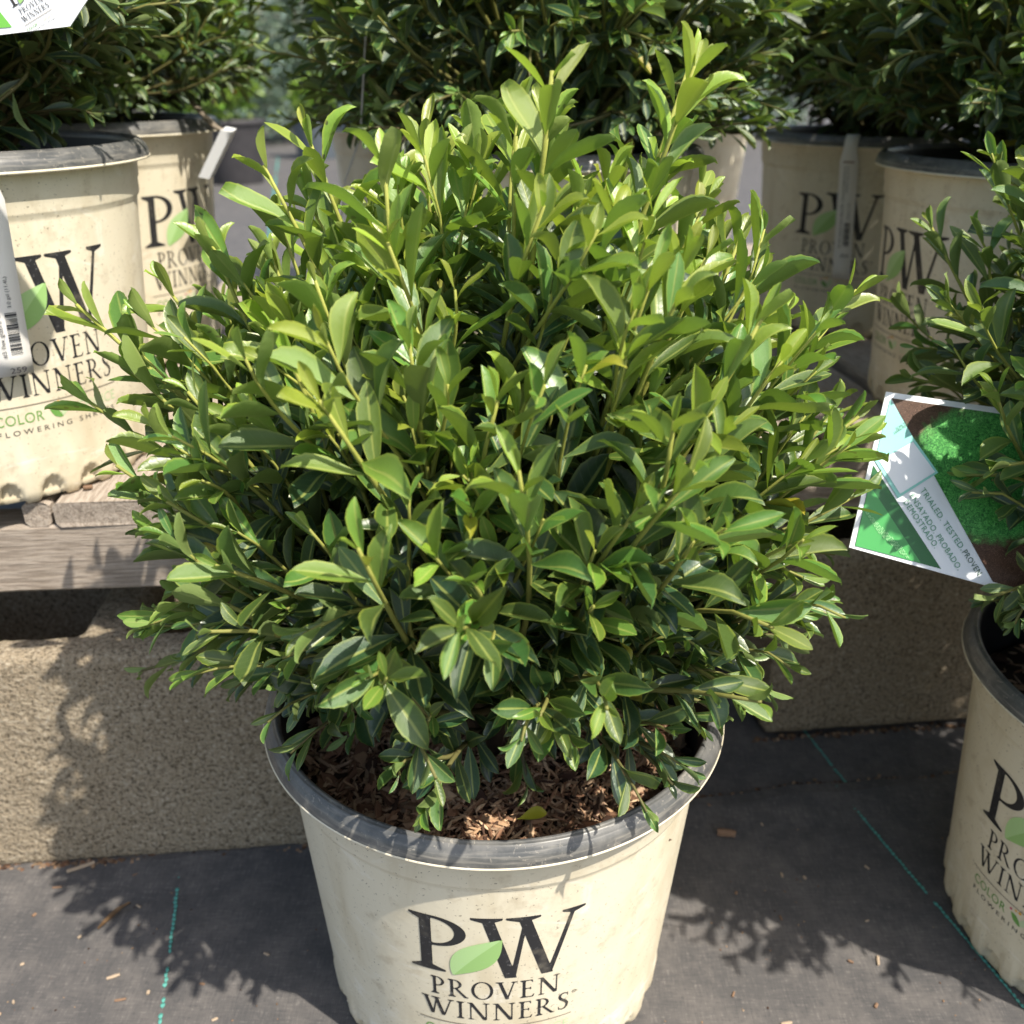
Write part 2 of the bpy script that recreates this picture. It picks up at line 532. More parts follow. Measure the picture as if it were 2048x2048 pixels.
# ------------------------------------------------------------------ pallets
def board(name, L_, W_, T_, parent, loc, rz, seed, chamfer=0.003):
    """plank along its local X, a little uneven, with eased edges"""
    r = random.Random(seed)
    ns = 9
    prof = [(-.5, -.5, 1, 1), (.5, -.5, -1, 1), (.5, .5, -1, -1), (-.5, .5, 1, -1)]
    ring = []
    for a, b, sa, sb in prof:
        c = chamfer
        p1 = (a * W_ + sa * c, b * T_); p2 = (a * W_, b * T_ + sb * c)
        ring += [p1, p2] if (a < 0) == (b > 0) else [p2, p1]
    ring = sorted(ring, key=lambda p: math.atan2(p[1] / T_, p[0] / W_))
    V, F = [], []
    for i in range(ns):
        x = -L_ / 2 + L_ * i / (ns - 1)
        dy, dz = r.uniform(-1, 1) * 0.0012, r.uniform(-1, 1) * 0.0008
        for (p, q) in ring:
            V.append((x + r.uniform(-.0008, .0008), p + dy, q + dz))
    m = len(ring)
    for i in range(ns - 1):
        for k in range(m):
            k2 = (k + 1) % m
            F.append((i * m + k, (i + 1) * m + k, (i + 1) * m + k2, i * m + k2))
    F.append(tuple(range(m)))
    F.append(tuple(range((ns - 1) * m, ns * m))[::-1])
    o = mesh_obj(name, V, F, M_WOOD, parent, loc=loc)
    o.rotation_euler = (0, 0, rz)
    return o

def pallet(name, loc, rz, width, depth, top, label, boards, seed, bottom=0.196):
    """loc: front left corner at ground; boards run front to back; boards: list of (x0, x1, front offset)"""
    root = empty(name, loc, rz)
    t = 0.0185
    zs1 = top - t - 0.0006
    zs0 = zs1 - 0.052
    for k, yy in enumerate((0.0185, depth / 2, depth - 0.03)):
        board('stringer', width, 0.034, zs1 - zs0, root, (width / 2, yy, (zs0 + zs1) / 2), 0, seed * 31 + k, 0.002)
    for k, (a, b, off) in enumerate(boards):
        board('deck_board', depth - off, b - a, t, root, ((a + b) / 2, off + (depth - off) / 2, top - t / 2), math.pi / 2, seed * 57 + k)
    nb = 4
    for k in range(nb):
        board('bottom_board', depth - 0.19, 0.085, zs0 - bottom - 0.0006, root, (0.02 + 0.0425 + (width - 0.125) * k / (nb - 1), 0.17 + (depth - 0.19) / 2, (bottom + zs0 - 0.0006) / 2), math.pi / 2, seed * 91 + k, 0.002)
    return tag(root, label, 'pallet', 'weathered pallets raised on concrete blocks')

cz, sz = math.cos(RZL), math.sin(RZL)
bl = [(0.02, 0.09, 0.0), (0.115, 0.19, 0.01), (0.20, 0.275, 0.06), (0.30, 0.37, 0.07), (0.385, 0.450, 0.055)]
# board ends seen under the left pot: world x -0.336..-0.318 and -0.316..-0.235
px0 = -0.90
bl += [(0.5655, 0.5835, 0.003), (0.5855, 0.668, 0.001), (0.705, 0.775, 0.02), (0.80, 0.865, 0.0)]
py0 = 0.583 - 0.0997 * (-0.32 - px0)
pallet('wooden_pallet', (px0, py0, 0), RZL, 0.875, 0.86, 0.2975, 'sunlit weathered wooden pallet under the pot with the barcode strip, stringer facing out', bl, 1)
br = [(0.01 + 0.105 * k, 0.01 + 0.105 * k + 0.085, 0.004 * ((k * 7) % 4)) for k in range(11)]
pallet('wooden_pallet', (0.175, 0.755, 0), RZR, 1.17, 1.0, 0.2790, 'shaded weathered wooden pallet behind the big white plant tag', br, 2)
bc = [(0.004 + 0.092 * k, 0.004 + 0.092 * k + 0.078, 0.003 * ((k * 5) % 4)) for k in range(2)]
pallet('wooden_pallet', (-0.005, 0.745, 0), RZR * 0.9, 0.19, 0.42, 0.2830, 'narrow pallet offcut under the pot directly behind the large inkberry shrub', bc, 3)
bb = [(0.01 + 0.10 * k, 0.01 + 0.10 * k + 0.083, 0.003 * ((k * 5) % 4)) for k in range(6)]
pallet('wooden_pallet', (-0.30, 1.42, 0), RZL, 0.62, 0.95, 0.2830, 'far pallet at the edge of the aisle behind the other two', bb, 4)

# ------------------------------------------------------------------ glyph shapes (signed fields, polygonised)
def sd_poly(pts):
    P = np.array(pts, float)
    def f(X, Y):
        d = np.full(X.shape, 1e9); s = np.ones(X.shape)
        n = len(P)
        for i in range(n):
            a, b = P[i], P[(i + 1) % n]
            ex, ey = b - a
            wx, wy = X - a[0], Y - a[1]
            t = np.clip((wx * ex + wy * ey) / (ex * ex + ey * ey + 1e-12), 0, 1)
            d = np.minimum(d, (wx - ex * t) ** 2 + (wy - ey * t) ** 2)
            c1, c2, c3 = Y >= a[1], Y < b[1], ex * wy > ey * wx
            flip = (c1 & c2 & c3) | (~c1 & ~c2 & ~c3)
            s = np.where(flip, -s, s)
        return s * np.sqrt(d)
    return f
def sd_ell(cx, cy, a, b):
    return lambda X, Y: (np.sqrt(((X - cx) / a) ** 2 + ((Y - cy) / b) ** 2) - 1) * min(a, b)
def sd_path(pts, rad):
    P = np.array(pts, float); R = np.array(rad, float)
    def f(X, Y):
        d = np.full(X.shape, 1e9)
        for i in range(len(P) - 1):
            a, b = P[i], P[i + 1]
            e = b - a
            t = np.clip(((X - a[0]) * e[0] + (Y - a[1]) * e[1]) / (e @ e + 1e-12), 0, 1)
            d = np.minimum(d, np.hypot(X - a[0] - e[0] * t, Y - a[1] - e[1] * t) - (R[i] + (R[i + 1] - R[i]) * t))
        return d
    return f
def U(*fs): return lambda X, Y: np.minimum.reduce([f(X, Y) for f in fs])
def SUB(a, b): return lambda X, Y: np.maximum(a(X, Y), -b(X, Y))
def INT(a, b): return lambda X, Y: np.maximum(a(X, Y), b(X, Y))
def rect(x0, y0, x1, y1): return sd_poly([(x0, y0), (x1, y0), (x1, y1), (x0, y1)])
def serif(x0, x1, y, up, stem0, stem1, t=0.03, br=0.07):
    """bracketed slab: flat side on y, growing towards up (+1/-1)"""
    s = up
    return sd_poly([(x0, y), (x1, y), (x1, y + s * t), (stem1, y + s * (t + br)), (stem0, y + s * (t + br)), (x0, y + s * t)])
def diag(x0, x1, w, y0=0.0, y1=1.0):
    """stroke whose top is at x0..x0+w and bottom at x1..x1+w"""
    return sd_poly([(x0, y1), (x0 + w, y1), (x1 + w, y0), (x1, y0)])

def glyph(c):
    if c == 'P' or c == 'R':
        st = rect(.12, 0, .25, 1)
        bowl = SUB(INT(sd_ell(.25, .735, .38, .265), rect(.2, .4, .8, 1.1)), INT(sd_ell(.25, .735, .255, .222), rect(.25, .3, .8, 1.1)))
        g = U(st, bowl, serif(.0, .40 if c == 'P' else .37, 0, 1, .12, .25), serif(.0, .2, 1, -1, .12, .25))
        if c == 'R':
            g = U(g, sd_poly([(.30, .50), (.44, .50), (.84, .06), (.95, .03), (.95, 0), (.74, 0)]))
            return g, .93
        return g, .66
    if c == 'I': return U(rect(.12, 0, .25, 1), serif(0, .37, 0, 1, .12, .25), serif(0, .37, 1, -1, .12, .25)), .37
    if c == 'E':
        return U(rect(.12, 0, .25, 1), serif(0, .3, 0, 1, .12, .25), serif(0, .3, 1, -1, .12, .25), rect(.2, 0, .60, .05), rect(.2, .95, .56, 1), rect(.2, .49, .48, .54),
                 sd_poly([(.50, 0), (.60, 0), (.66, .20), (.62, .20), (.55, .06)]), sd_poly([(.48, 1), (.56, 1), (.60, .82), (.565, .82), (.50, .94)]), sd_poly([(.44, .49), (.48, .40), (.505, .40), (.505, .63), (.48, .63), (.44, .54)])), .66
    if c == 'N':
        return U(rect(.14, 0, .20, 1), diag(.08, .74, .17, 0, 1), rect(.84, 0, .90, 1), serif(.02, .34, 0, 1, .14, .20, .03, .04), serif(.70, 1.04, 1, -1, .84, .90, .03, .04), serif(-.02, .2, 1, -1, .1, .2, .03, .02)), 1.04
    if c == 'V': return U(diag(.08, .42, .155), sd_poly([(.76, 1), (.82, 1), (.53, 0), (.45, 0)]), serif(-.04, .36, 1, -1, .09, .24, .03, .04), serif(.64, .96, 1, -1, .75, .81, .03, .04)), .92
    if c == 'O': return SUB(sd_ell(.48, .5, .48, .515), sd_ell(.48, .5, .345, .465)), .96
    if c == 'S':
        pts = [(.50, .80), (.47, .90), (.37, .965), (.25, .97), (.13, .90), (.10, .78), (.16, .66), (.28, .56), (.40, .46), (.48, .34), (.46, .17), (.36, .05), (.22, .03), (.10, .08), (.05, .22)]
        rad = [.018, .022, .028, .035, .055, .065, .068, .07, .07, .068, .06, .04, .03, .024, .02]
        return U(sd_path(pts, rad), sd_path([(.50, .78), (.50, .98)], [.015, .015]), sd_path([(.05, .24), (.05, .02)], [.015, .015])), .56
    if c == 'W':
        return U(diag(.10, .43, .17), sd_poly([(.68, .93), (.74, .93), (.58, 0), (.50, 0)]), diag(.60, .95, .17), sd_poly([(1.36, 1), (1.42, 1), (1.10, 0), (1.02, 0)]),
                 serif(-.04, .40, 1, -1, .11, .26, .03, .04), serif(.44, .92, 1, -1, .61, .76, .03, .04), serif(1.22, 1.56, 1, -1, 1.35, 1.41, .03, .04)), 1.52

def polygonise(f, x0, x1, y0, y1, n):
    """marching squares over a field: filled faces where f < 0"""
    nx_ = max(4, int(n * (x1 - x0) / (y1 - y0))) ; ny_ = n
    gx, gy = np.linspace(x0, x1, nx_), np.linspace(y0, y1, ny_)
    X, Y = np.meshgrid(gx, gy, indexing='ij')
    Z = f(X, Y)
    verts, faces, vid = [], [], {}
    def vadd(key, p):
        if key not in vid:
            vid[key] = len(verts); verts.append(p)
        return vid[key]
    ins = Z < 0
    anyin = ins[:-1, :-1] | ins[1:, :-1] | ins[:-1, 1:] | ins[1:, 1:]
    for i, j in zip(*np.nonzero(anyin)):
        cs = [(i, j), (i + 1, j), (i + 1, j + 1), (i, j + 1)]
        poly = []
        for k in range(4):
            a, b = cs[k], cs[(k + 1) % 4]
            za, zb = Z[a], Z[b]
            if za < 0: poly.append(vadd(('c', a), (gx[a[0]], gy[a[1]])))
            if (za < 0) != (zb < 0):
                t = za / (za - zb)
                t = min(max(t, 0.02), 0.98)
                p = (gx[a[0]] + (gx[b[0]] - gx[a[0]]) * t, gy[a[1]] + (gy[b[1]] - gy[a[1]]) * t)
                poly.append(vadd(('e', min(a, b), max(a, b)), p))
        if len(poly) >= 3: faces.append(tuple(poly))
    return verts, faces

GCACHE = {}
def glyph_mesh(c, n):
    if (c, n) not in GCACHE:
        f, adv = glyph(c)
        v, fc = polygonise(f, -.08, adv + .08, -.06, 1.06, n)
        GCACHE[(c, n)] = (v, fc, adv)
    return GCACHE[(c, n)]

def serif_word(word, height, width, n=26, gap=0.12):
    """flat mesh of a word centred on x=0, baseline y=0, scaled to a width"""
    acc_v, acc_f, x = [], [], 0.0
    for ch in word:
        v, f, adv = glyph_mesh(ch, n)
        o = len(acc_v)
        acc_v += [(p[0] + x, p[1]) for p in v]
        acc_f += [tuple(i + o for i in q) for q in f]
        x += adv + gap
    x -= gap
    k = width / x
    return [((p[0] - x / 2) * k, p[1] * height) for p in acc_v], acc_f

def sans_word(text, height, width=None, space=1.0):
    cu = bpy.data.curves.new('text', 'FONT')
    cu.body = text
    cu.resolution_u = 3
    cu.space_character = space
    ob = bpy.data.objects.new('text', cu)
    me = ob.to_mesh()
    v = [(p.co.x, p.co.y) for p in me.vertices]
    f = [tuple(p.vertices) for p in me.polygons]
    ob.to_mesh_clear()
    bpy.data.objects.remove(ob); bpy.data.curves.remove(cu)
    if not v: return [], []
    x0 = min(p[0] for p in v); x1 = max(p[0] for p in v)
    k = height / 0.70
    kx = width / (x1 - x0) if width else k
    xc = (x0 + x1) / 2
    return [((p[0] - xc) * kx, p[1] * k) for p in v], f

# ------------------------------------------------------------------ nursery pot
POT_H = 0.231
def body_r(z): return 0.1124 + (0.1272 - 0.1124) * min(1, max(0, z / 0.186))

def lathe(profile, seg=144, close=False):
    V, F = [], []
    for r, z in profile:
        for k in range(seg):
            a = 2 * math.pi * k / seg
            V.append((r * math.sin(a), -r * math.cos(a), z))
    for i in range(len(profile) - 1):
        for k in range(seg):
            k2 = (k + 1) % seg
            F.append((i * seg + k, i * seg + k2, (i + 1) * seg + k2, (i + 1) * seg + k))
    return V, F

def pot_wall():
    seg, nf = 364, 26
    zs = [0.0, 0.002, 0.005, 0.008, 0.011, 0.0135, 0.0155, 0.0175, 0.0195, 0.022, 0.025, 0.03, 0.05, 0.08, 0.11, 0.14, 0.165, 0.180, 0.184, 0.186]
    V, F = [], []
    for z in zs:
        for k in range(seg):
            a = 2 * math.pi * k / seg
            ph = (k / seg * nf) % 1.0
            u = abs(ph - 0.5) * 2
            r = body_r(z) + 0.0001 * math.sin(2 * a + 0.6) + 0.00008 * math.sin(3 * a + 2)
            arch = 0.0180 * math.sqrt(max(0.0, 1 - (u / 0.58) ** 2)) if u < 0.58 else 0
            zz = z
            if z < 0.026:
                if arch > 0:
                    dz = arch - z
                    if dz > 0 and z > 0.003: r -= 0.0048 * min(1, dz / 0.004)
                    elif dz <= 0 and dz > -0.003: r += 0.0012 * (1 + dz / 0.003)
                else:
                    r += 0.0010
                if z <= 0.0: zz = 0.0022 if arch > 0 else 0.0
                if z < 0.006: r -= 0.0030 * (1 - z / 0.006) if arch == 0 else 0.0042 * (1 - z / 0.006)
            V.append((r * math.sin(a), -r * math.cos(a), zz))
    prof = [(0.1288, 0.1885), (0.1292, 0.190), (0.1294, 0.1985), (0.1304, 0.2005), (0.1309, 0.2105), (0.1320, 0.2125), (0.1386, 0.2128), (0.1403, 0.2132), (0.1406, 0.2142), (0.1401, 0.2148)]
    for r, z in prof:
        for k in range(seg):
            a = 2 * math.pi * k / seg
            V.append((r * math.sin(a), -r * math.cos(a), z))
    n = len(zs) + len(prof)
    for i in range(n - 1):
        for k in range(seg):
            k2 = (k + 1) % seg
            F.append((i * seg + k, i * seg + k2, (i + 1) * seg + k2, (i + 1) * seg + k))
    # underside
    o = len(V)
    V.append((0, 0, 0.006))
    for k in range(seg): F.append((o, (k + 1) % seg, k))
    return V, F

def wrap(v2, lift=0.0001):
    out = []
    for s, z in v2:
        r = body_r(z) + 0.0002
        a = s / body_r(z)
        out.append(((r + lift) * math.sin(a), -(r + lift) * math.cos(a), z))
    return out

def place2(vf, x, z): return [(p[0] + x, p[1] + z) for p in vf[0]], vf[1]
def scale2(v, f, h): return [(p[0] * h, p[1] * h) for p in v], f

def leaf_field(x0, y0, x1, y1, bulge):
    """lens-like leaf from (x0,y0) to (x1,y1), one side fuller"""
    d = np.array([x1 - x0, y1 - y0]); L_ = np.linalg.norm(d); u = d / L_; n = np.array([-u[1], u[0]])
    t = np.linspace(0, 1, 21)
    up = bulge * np.sin(np.pi * t ** 0.8); dn = -bulge * 0.8 * np.sin(np.pi * t ** 1.15)
    a = [tuple(np.array([x0, y0]) + d * q + n * w * L_) for q, w in zip(t, up)]
    b = [tuple(np.array([x0, y0]) + d * q + n * w * L_) for q, w in zip(t, dn)]
    mid = [tuple(np.array([x0, y0]) + d * q + n * (0.03 * math.sin(math.pi * q)) * L_) for q in t]
    up_poly = sd_poly(a + mid[::-1][1:-1]); dn_poly = sd_poly(mid + b[::-1][1:-1])
    return up_poly, dn_poly

def make_pot():
    root = empty('nursery_pot')
    V, F = pot_wall()
    mesh_obj('wall', V, F, M_POT, root, smooth=True)
    V, F = lathe([(0.1400, 0.2147), (0.1399, 0.2160), (0.1394, 0.2185), (0.1383, 0.2213), (0.1375, 0.2220), (0.1371, 0.2225), (0.1366, 0.2236), (0.1357, 0.2241), (0.1354, 0.2247), (0.1345, 0.2251), (0.1339, 0.2250), (0.1336, 0.2254), (0.1325, 0.2255), (0.1311, 0.2245), (0.1303, 0.2230), (0.1300, 0.2205)])
    mesh_obj('rim', V, F, M_RIM, root, smooth=True)
    V, F = lathe([(0.1300, 0.2206), (0.1284, 0.20), (0.1258, 0.185), (0.116, 0.06), (0.106, 0.026), (0.002, 0.025)], 96)
    mesh_obj('liner', V, F, M_LINER, root, smooth=True)
    # printed monogram, a little proud of the wall
    hP = 0.0460
    v, f, adv = glyph_mesh('P', 64)
    kx = 0.0335 / adv
    mesh_obj('printed_letter', wrap([(-0.0478 + p[0] * kx, 0.1160 + p[1] * hP) for p in v]), f, M_INK, root)
    v, f, adv = glyph_mesh('W', 72)
    kx = 0.0600 / adv
    mesh_obj('printed_letter', wrap([(-0.0118 + p[0] * kx, 0.1140 + p[1] * 0.0505) for p in v]), f, M_INK, root)
    a, b = leaf_field(-0.0235, 0.1145, 0.0038, 0.1475, 0.27)
    v, f = polygonise(a, -.04, .02, .106, .152, 60)
    lf = mesh_obj('printed_leaf', wrap(v, 0.0003), f, M_LEAFINK2, root)
    v, f = polygonise(b, -.04, .02, .106, .152, 60)
    mesh_obj('printed_leaf_shade', wrap(v, 0.0003), f, M_LEAFINK, lf)
    for w, z, h, wd in (('PROVEN', 0.0948, 0.0157, 0.074), ('WINNERS', 0.0755, 0.0157, 0.086)):
        v, f = place2(serif_word(w, h, wd), 0, z)
        mesh_obj('printed_word', wrap(v), f, M_INK, root)
    ring = SUB(sd_ell(0, 0, 1, 1), sd_ell(0, 0, .78, .78))
    v, f = polygonise(ring, -1.1, 1.1, -1.1, 1.1, 24)
    mk = mesh_obj('printed_mark', wrap([(0.0462 + p[0] * 0.0014, 0.0895 + p[1] * 0.0014) for p in v]), f, M_INK, root)
    v, f = sans_word('R', 0.0013)
    mesh_obj('printed_mark_letter', wrap([(p[0] + 0.0462, p[1] + 0.0889) for p in v]), f, M_INK, mk)
    n = 24
    v = []
    for i in range(n + 1):
        s = -0.045 + 0.09 * i / n
        v += [(s, 0.0695), (s, 0.0703)]
    mesh_obj('printed_rule', wrap(v), [(2 * i, 2 * i + 2, 2 * i + 3, 2 * i + 1) for i in range(n)], M_RULE, root)
    v, f = place2(sans_word('COLOR', 0.0072, 0.0300, 1.05), -0.0265, 0.0580)
    mesh_obj('printed_word', wrap(v), f, M_CGREEN, root)
    v, f = place2(sans_word('CHOICE', 0.0072, 0.0320, 1.05), 0.0275, 0.0580)
    mesh_obj('printed_word', wrap(v), f, M_CPALE, root)
    v, f = place2(sans_word('FLOWERING SHRUBS', 0.0036, 0.0820, 1.55), 0.0, 0.0505)
    mesh_obj('printed_word', wrap(v), f, M_INK, root)
    a, b = leaf_field(-0.0075, 0.0640, 0.0008, 0.0570, 0.24)
    em = None
    for fld, m in ((U(a, b), M_CGREEN), (U(*leaf_field(0.0010, 0.0575, 0.0052, 0.0670, 0.26)), M_CPALE)):
        v, f = polygonise(fld, -.012, .010, .053, .070, 40)
        em = mesh_obj('printed_emblem', wrap(v), f, m, root)
    for x, z, rr, m in ((-0.0078, 0.0662, .0010, M_RED), (-0.0042, 0.0676, .0009, M_ORANGE), (-0.0012, 0.0680, .0011, M_ORANGE)):
        v, f = polygonise(sd_ell(0, 0, 1, 1), -1.2, 1.2, -1.2, 1.2, 12)
        mesh_obj('printed_dot', wrap([(x + p[0] * rr, z + p[1] * rr) for p in v]), f, m, root)
    return root

G_POT = 'cream nursery pots with a dark rim and a printed monogram'
POTS = [  # key, x, y, z, turn, label
    ('M', -0.0101, 0.4790, 0.0002, 0.02, 'large cream nursery pot holding the lush inkberry, mulch showing inside its grey rim'),
    ('R', 0.4419, 0.4956, 0.0002, -1.11, 'cream nursery pot standing on the fabric under the shrub with the big white tag'),
    ('L', -0.3941, 0.6709, 0.2987, 0.885, 'cream pot on the sunlit pallet with a barcode strip hung over its rim'),
    ('B', -0.4300, 0.9800, 0.3005, 1.18, 'cream pot behind the barcode-strip pot, beside the aisle, with a folded tag at its rim'),
    ('C', 0.0300, 0.9000, 0.2842, 0.4, 'cream pot mostly hidden directly behind the top of the large inkberry shrub'),
    ('D', -0.1130, 1.3500, 0.2842, 2.2, 'shaded pot at the aisle edge with a wire in front, behind the hidden central pot'),
    ('Q', 0.4360, 1.2200, 0.2802, -0.57, 'shaded cream pot whose printed monogram is crossed by a narrow hanging strip'),
    ('S', 0.4650, 0.8710, 0.2802, -1.36, 'brown-streaked cream pot on the shaded pallet above the big white tag'),
    ('E', 0.2400, 1.6000, 0.2842, 2.9, 'tan shaded pot far back between the central and the strip-crossed pot'),
    ('X', 0.9050, 0.5400, 0.0002, -0.8, 'unseen cream pot added at the end of the front row for its shrub to cast shade'),  # X and Y are unseen, added so their shrubs shade the right-hand pots
    ('Y', 0.9300, 0.9300, 0.2802, 0.9, 'cream pot on the shaded pallet beyond the brown-streaked pot'),
]
proto_pot = make_pot()
PO = {}
for i, (k, x, y, z, a, lb) in enumerate(POTS):
    o = proto_pot if i == 0 else copy_tree(proto_pot)
    o.location = (x, y, z)
    o.rotation_euler = (0, 0, a)
    tag(o, lb, 'plant pot', G_POT)
    PO[k] = o

# ------------------------------------------------------------------ mulch in the pots
def tint_mesh(name, V, F, tint_faces, mat, parent=None):
    o = mesh_obj(name, V, F, mat, parent)
    me = o.data
    at = me.attributes.new('tint', 'FLOAT_COLOR', 'FACE')
    arr = np.ones((len(me.polygons), 4), np.float32)
    arr[:, :3] = np.asarray(tint_faces, np.float32)
    at.data.foreach_set('color', arr.ravel())
    return o

CHIP_COLS = [(0.40, 0.26, 0.155), (0.30, 0.19, 0.115), (0.50, 0.36, 0.23), (0.18, 0.10, 0.06), (0.07, 0.04, 0.028), (0.36, 0.25, 0.165), (0.25, 0.14, 0.085)]
def chip_shape(r, l, w, t):
    V = [(-l / 2, 0, 0), (l / 2, 0, r.uniform(-.2, .2) * l * .3)]
    for q in (-0.18, 0.22):
        for k in range(4):
            a = math.pi / 4 + k * math.pi / 2
            V.append((q * l, math.cos(a) * w / 2 * 1.41, math.sin(a) * t / 2 * 1.41 + l * 0.06))
    F = []
    for k in range(4):
        k2 = (k + 1) % 4
        F += [(0, 2 + k2, 2 + k), (1, 6 + k, 6 + k2), (2 + k, 2 + k2, 6 + k2, 6 + k)]
    return V, F

def make_mulch(x, y, z, n, seed, label, r_soil=0.1205, level=0.1735):
    r = random.Random(seed)
    def surf(px, py):
        rr = math.hypot(px, py)
        return level + 0.010 * math.exp(-(rr / 0.05) ** 2) + 0.006 * math.sin(37 * px + seed) * math.cos(41 * py) + 0.004 * (rr / r_soil) ** 2
    V, F, T = [], [], []
    # bed of dark soil under the chips
    rings, seg = 10, 40
    V.append((0, 0, surf(0, 0) - .002))
    for i in range(1, rings + 1):
        for k in range(seg):
            a = 2 * math.pi * k / seg; q = r_soil * i / rings
            px, py = q * math.cos(a), q * math.sin(a)
            V.append((px, py, surf(px, py) - 0.002))
    for k in range(seg): F.append((0, 1 + k, 1 + (k + 1) % seg)); T.append((.035, .022, .016))
    for i in range(rings - 1):
        for k in range(seg):
            k2 = (k + 1) % seg
            F.append((1 + i * seg + k, 1 + (i + 1) * seg + k, 1 + (i + 1) * seg + k2, 1 + i * seg + k2)); T.append((.035, .022, .016))
    for _ in range(n):
        q = r_soil * 0.985 * math.sqrt(r.random()); a = r.uniform(0, 2 * math.pi)
        px, py = q * math.cos(a), q * math.sin(a)
        pale = 0.5 + 0.5 * math.sin(28 * px + 2 + seed) * math.cos(24 * py + 1)
        if r.random() < 0.13 * (1 - pale): l, w, t = r.uniform(.012, .024), r.uniform(.004, .008), .002
        else: l, w, t = r.uniform(.0060, .0125), r.uniform(.0009, .0016), r.uniform(.0008, .0014)
        cv, cf = chip_shape(r, l, w, t)
        M = Matrix.Translation((px, py, surf(px, py) + r.uniform(-.002, .004))) @ Matrix.Rotation(r.uniform(0, 6.28), 4, 'Z') @ Matrix.Rotation(r.gauss(0, .38), 4, 'Y') @ Matrix.Rotation(r.uniform(0, 3), 4, 'X')
        o = len(V)
        V += [tuple(M @ Vector(p)) for p in cv]
        F += [tuple(i + o for i in f) for f in cf]
        c = r.choice(CHIP_COLS)
        k = r.uniform(.8, 1.35) * (0.65 + 0.8 * pale)
        T += [tuple(min(1, h * k) for h in c)] * len(cf)
    o = tint_mesh('bark_mulch', V, F, T, M_CHIPS)
    o.location = (x, y, z)
    return tag(o, label, 'mulch', kind='stuff')
make_mulch(-0.0101, 0.4790, 0.0002, 8000, 5, 'loose tan and brown bark mulch inside the large front pot')
mul = make_mulch(0.4419, 0.4956, 0.0002, 700, 9, 'bark mulch in the pot under the tagged shrub')
for k in 'LBCDQSEXY':
    c = mul.copy(); COL.objects.link(c)
    c.location = PO[k].location
    c.rotation_euler = (0, 0, 0.7 * ord(k))
    c['label'] = 'dark mulch in the ' + PO[k]['label'].split(' pot')[0] + ' pot'

# ------------------------------------------------------------------ leaves
TS = np.array([0, .07, .2, .36, .52, .66, .755, .785, .86, .89, .955, 1.0])
def leaf_variant(r, bend, fold, curl, teeth=True, wide=0.62):
    t = TS
    w = np.interp(t, [0, .07, .2, .36, .52, wide, .785, .89, .955, 1.0], [.07, .10, .36, .68, .92, 1.0, .90, .62, .34, .03])
    if teeth:
        w = w.copy()
        w[6] += .045; w[8] += .055; w[7] -= .035; w[9] -= .03
    n = len(t)
    P = np.zeros((n, 3, 3))
    for k, u in enumerate((-1, 0, 1)):
        P[:, k, 0] = u * w * (1 + (0.05 * r.uniform(-1, 1)))
        P[:, k, 1] = t
        P[:, k, 2] = -bend * t ** 2 + curl * np.sin(t * 6.0) * 0.05
        if u: P[:, k, 2] += fold * w * 0.16 + u * curl * 0.10 * t
    uv = np.zeros((n, 3, 2))
    uv[:, :, 0] = np.array([0, .5, 1]); uv[:, :, 1] = t[:, None]
    V = P.reshape(-1, 3); UV = uv.reshape(-1, 2)
    F = []
    for i in range(n - 1):
        for k in range(2):
            a = i * 3 + k
            F.append((a, a + 1, a + 4, a + 3))
    return V, np.array(F), UV
rl = random.Random(11)
VARS = [leaf_variant(rl, b, fo, cu, True, wd) for b, fo, cu, wd in
        ((0.02, 0.9, 0.3, .62), (0.07, 0.7, -0.4, .60), (0.13, 1.0, 0.5, .64), (-0.06, 0.8, 0.2, .62), (0.05, 0.5, 0.8, .58), (0.24, 0.8, -0.6, .62), (0.0, 1.2, -0.2, .66), (0.09, 0.3, 0.0, .6))]
NV = len(VARS)

def leaf_frames(pos, ax, nrm):
    ax = ax / (np.linalg.norm(ax, axis=1)[:, None] + 1e-9)
    nrm = nrm - (nrm * ax).sum(1)[:, None] * ax
    nrm = nrm / (np.linalg.norm(nrm, axis=1)[:, None] + 1e-9)
    side = np.cross(ax, nrm)
    return ax, nrm, side

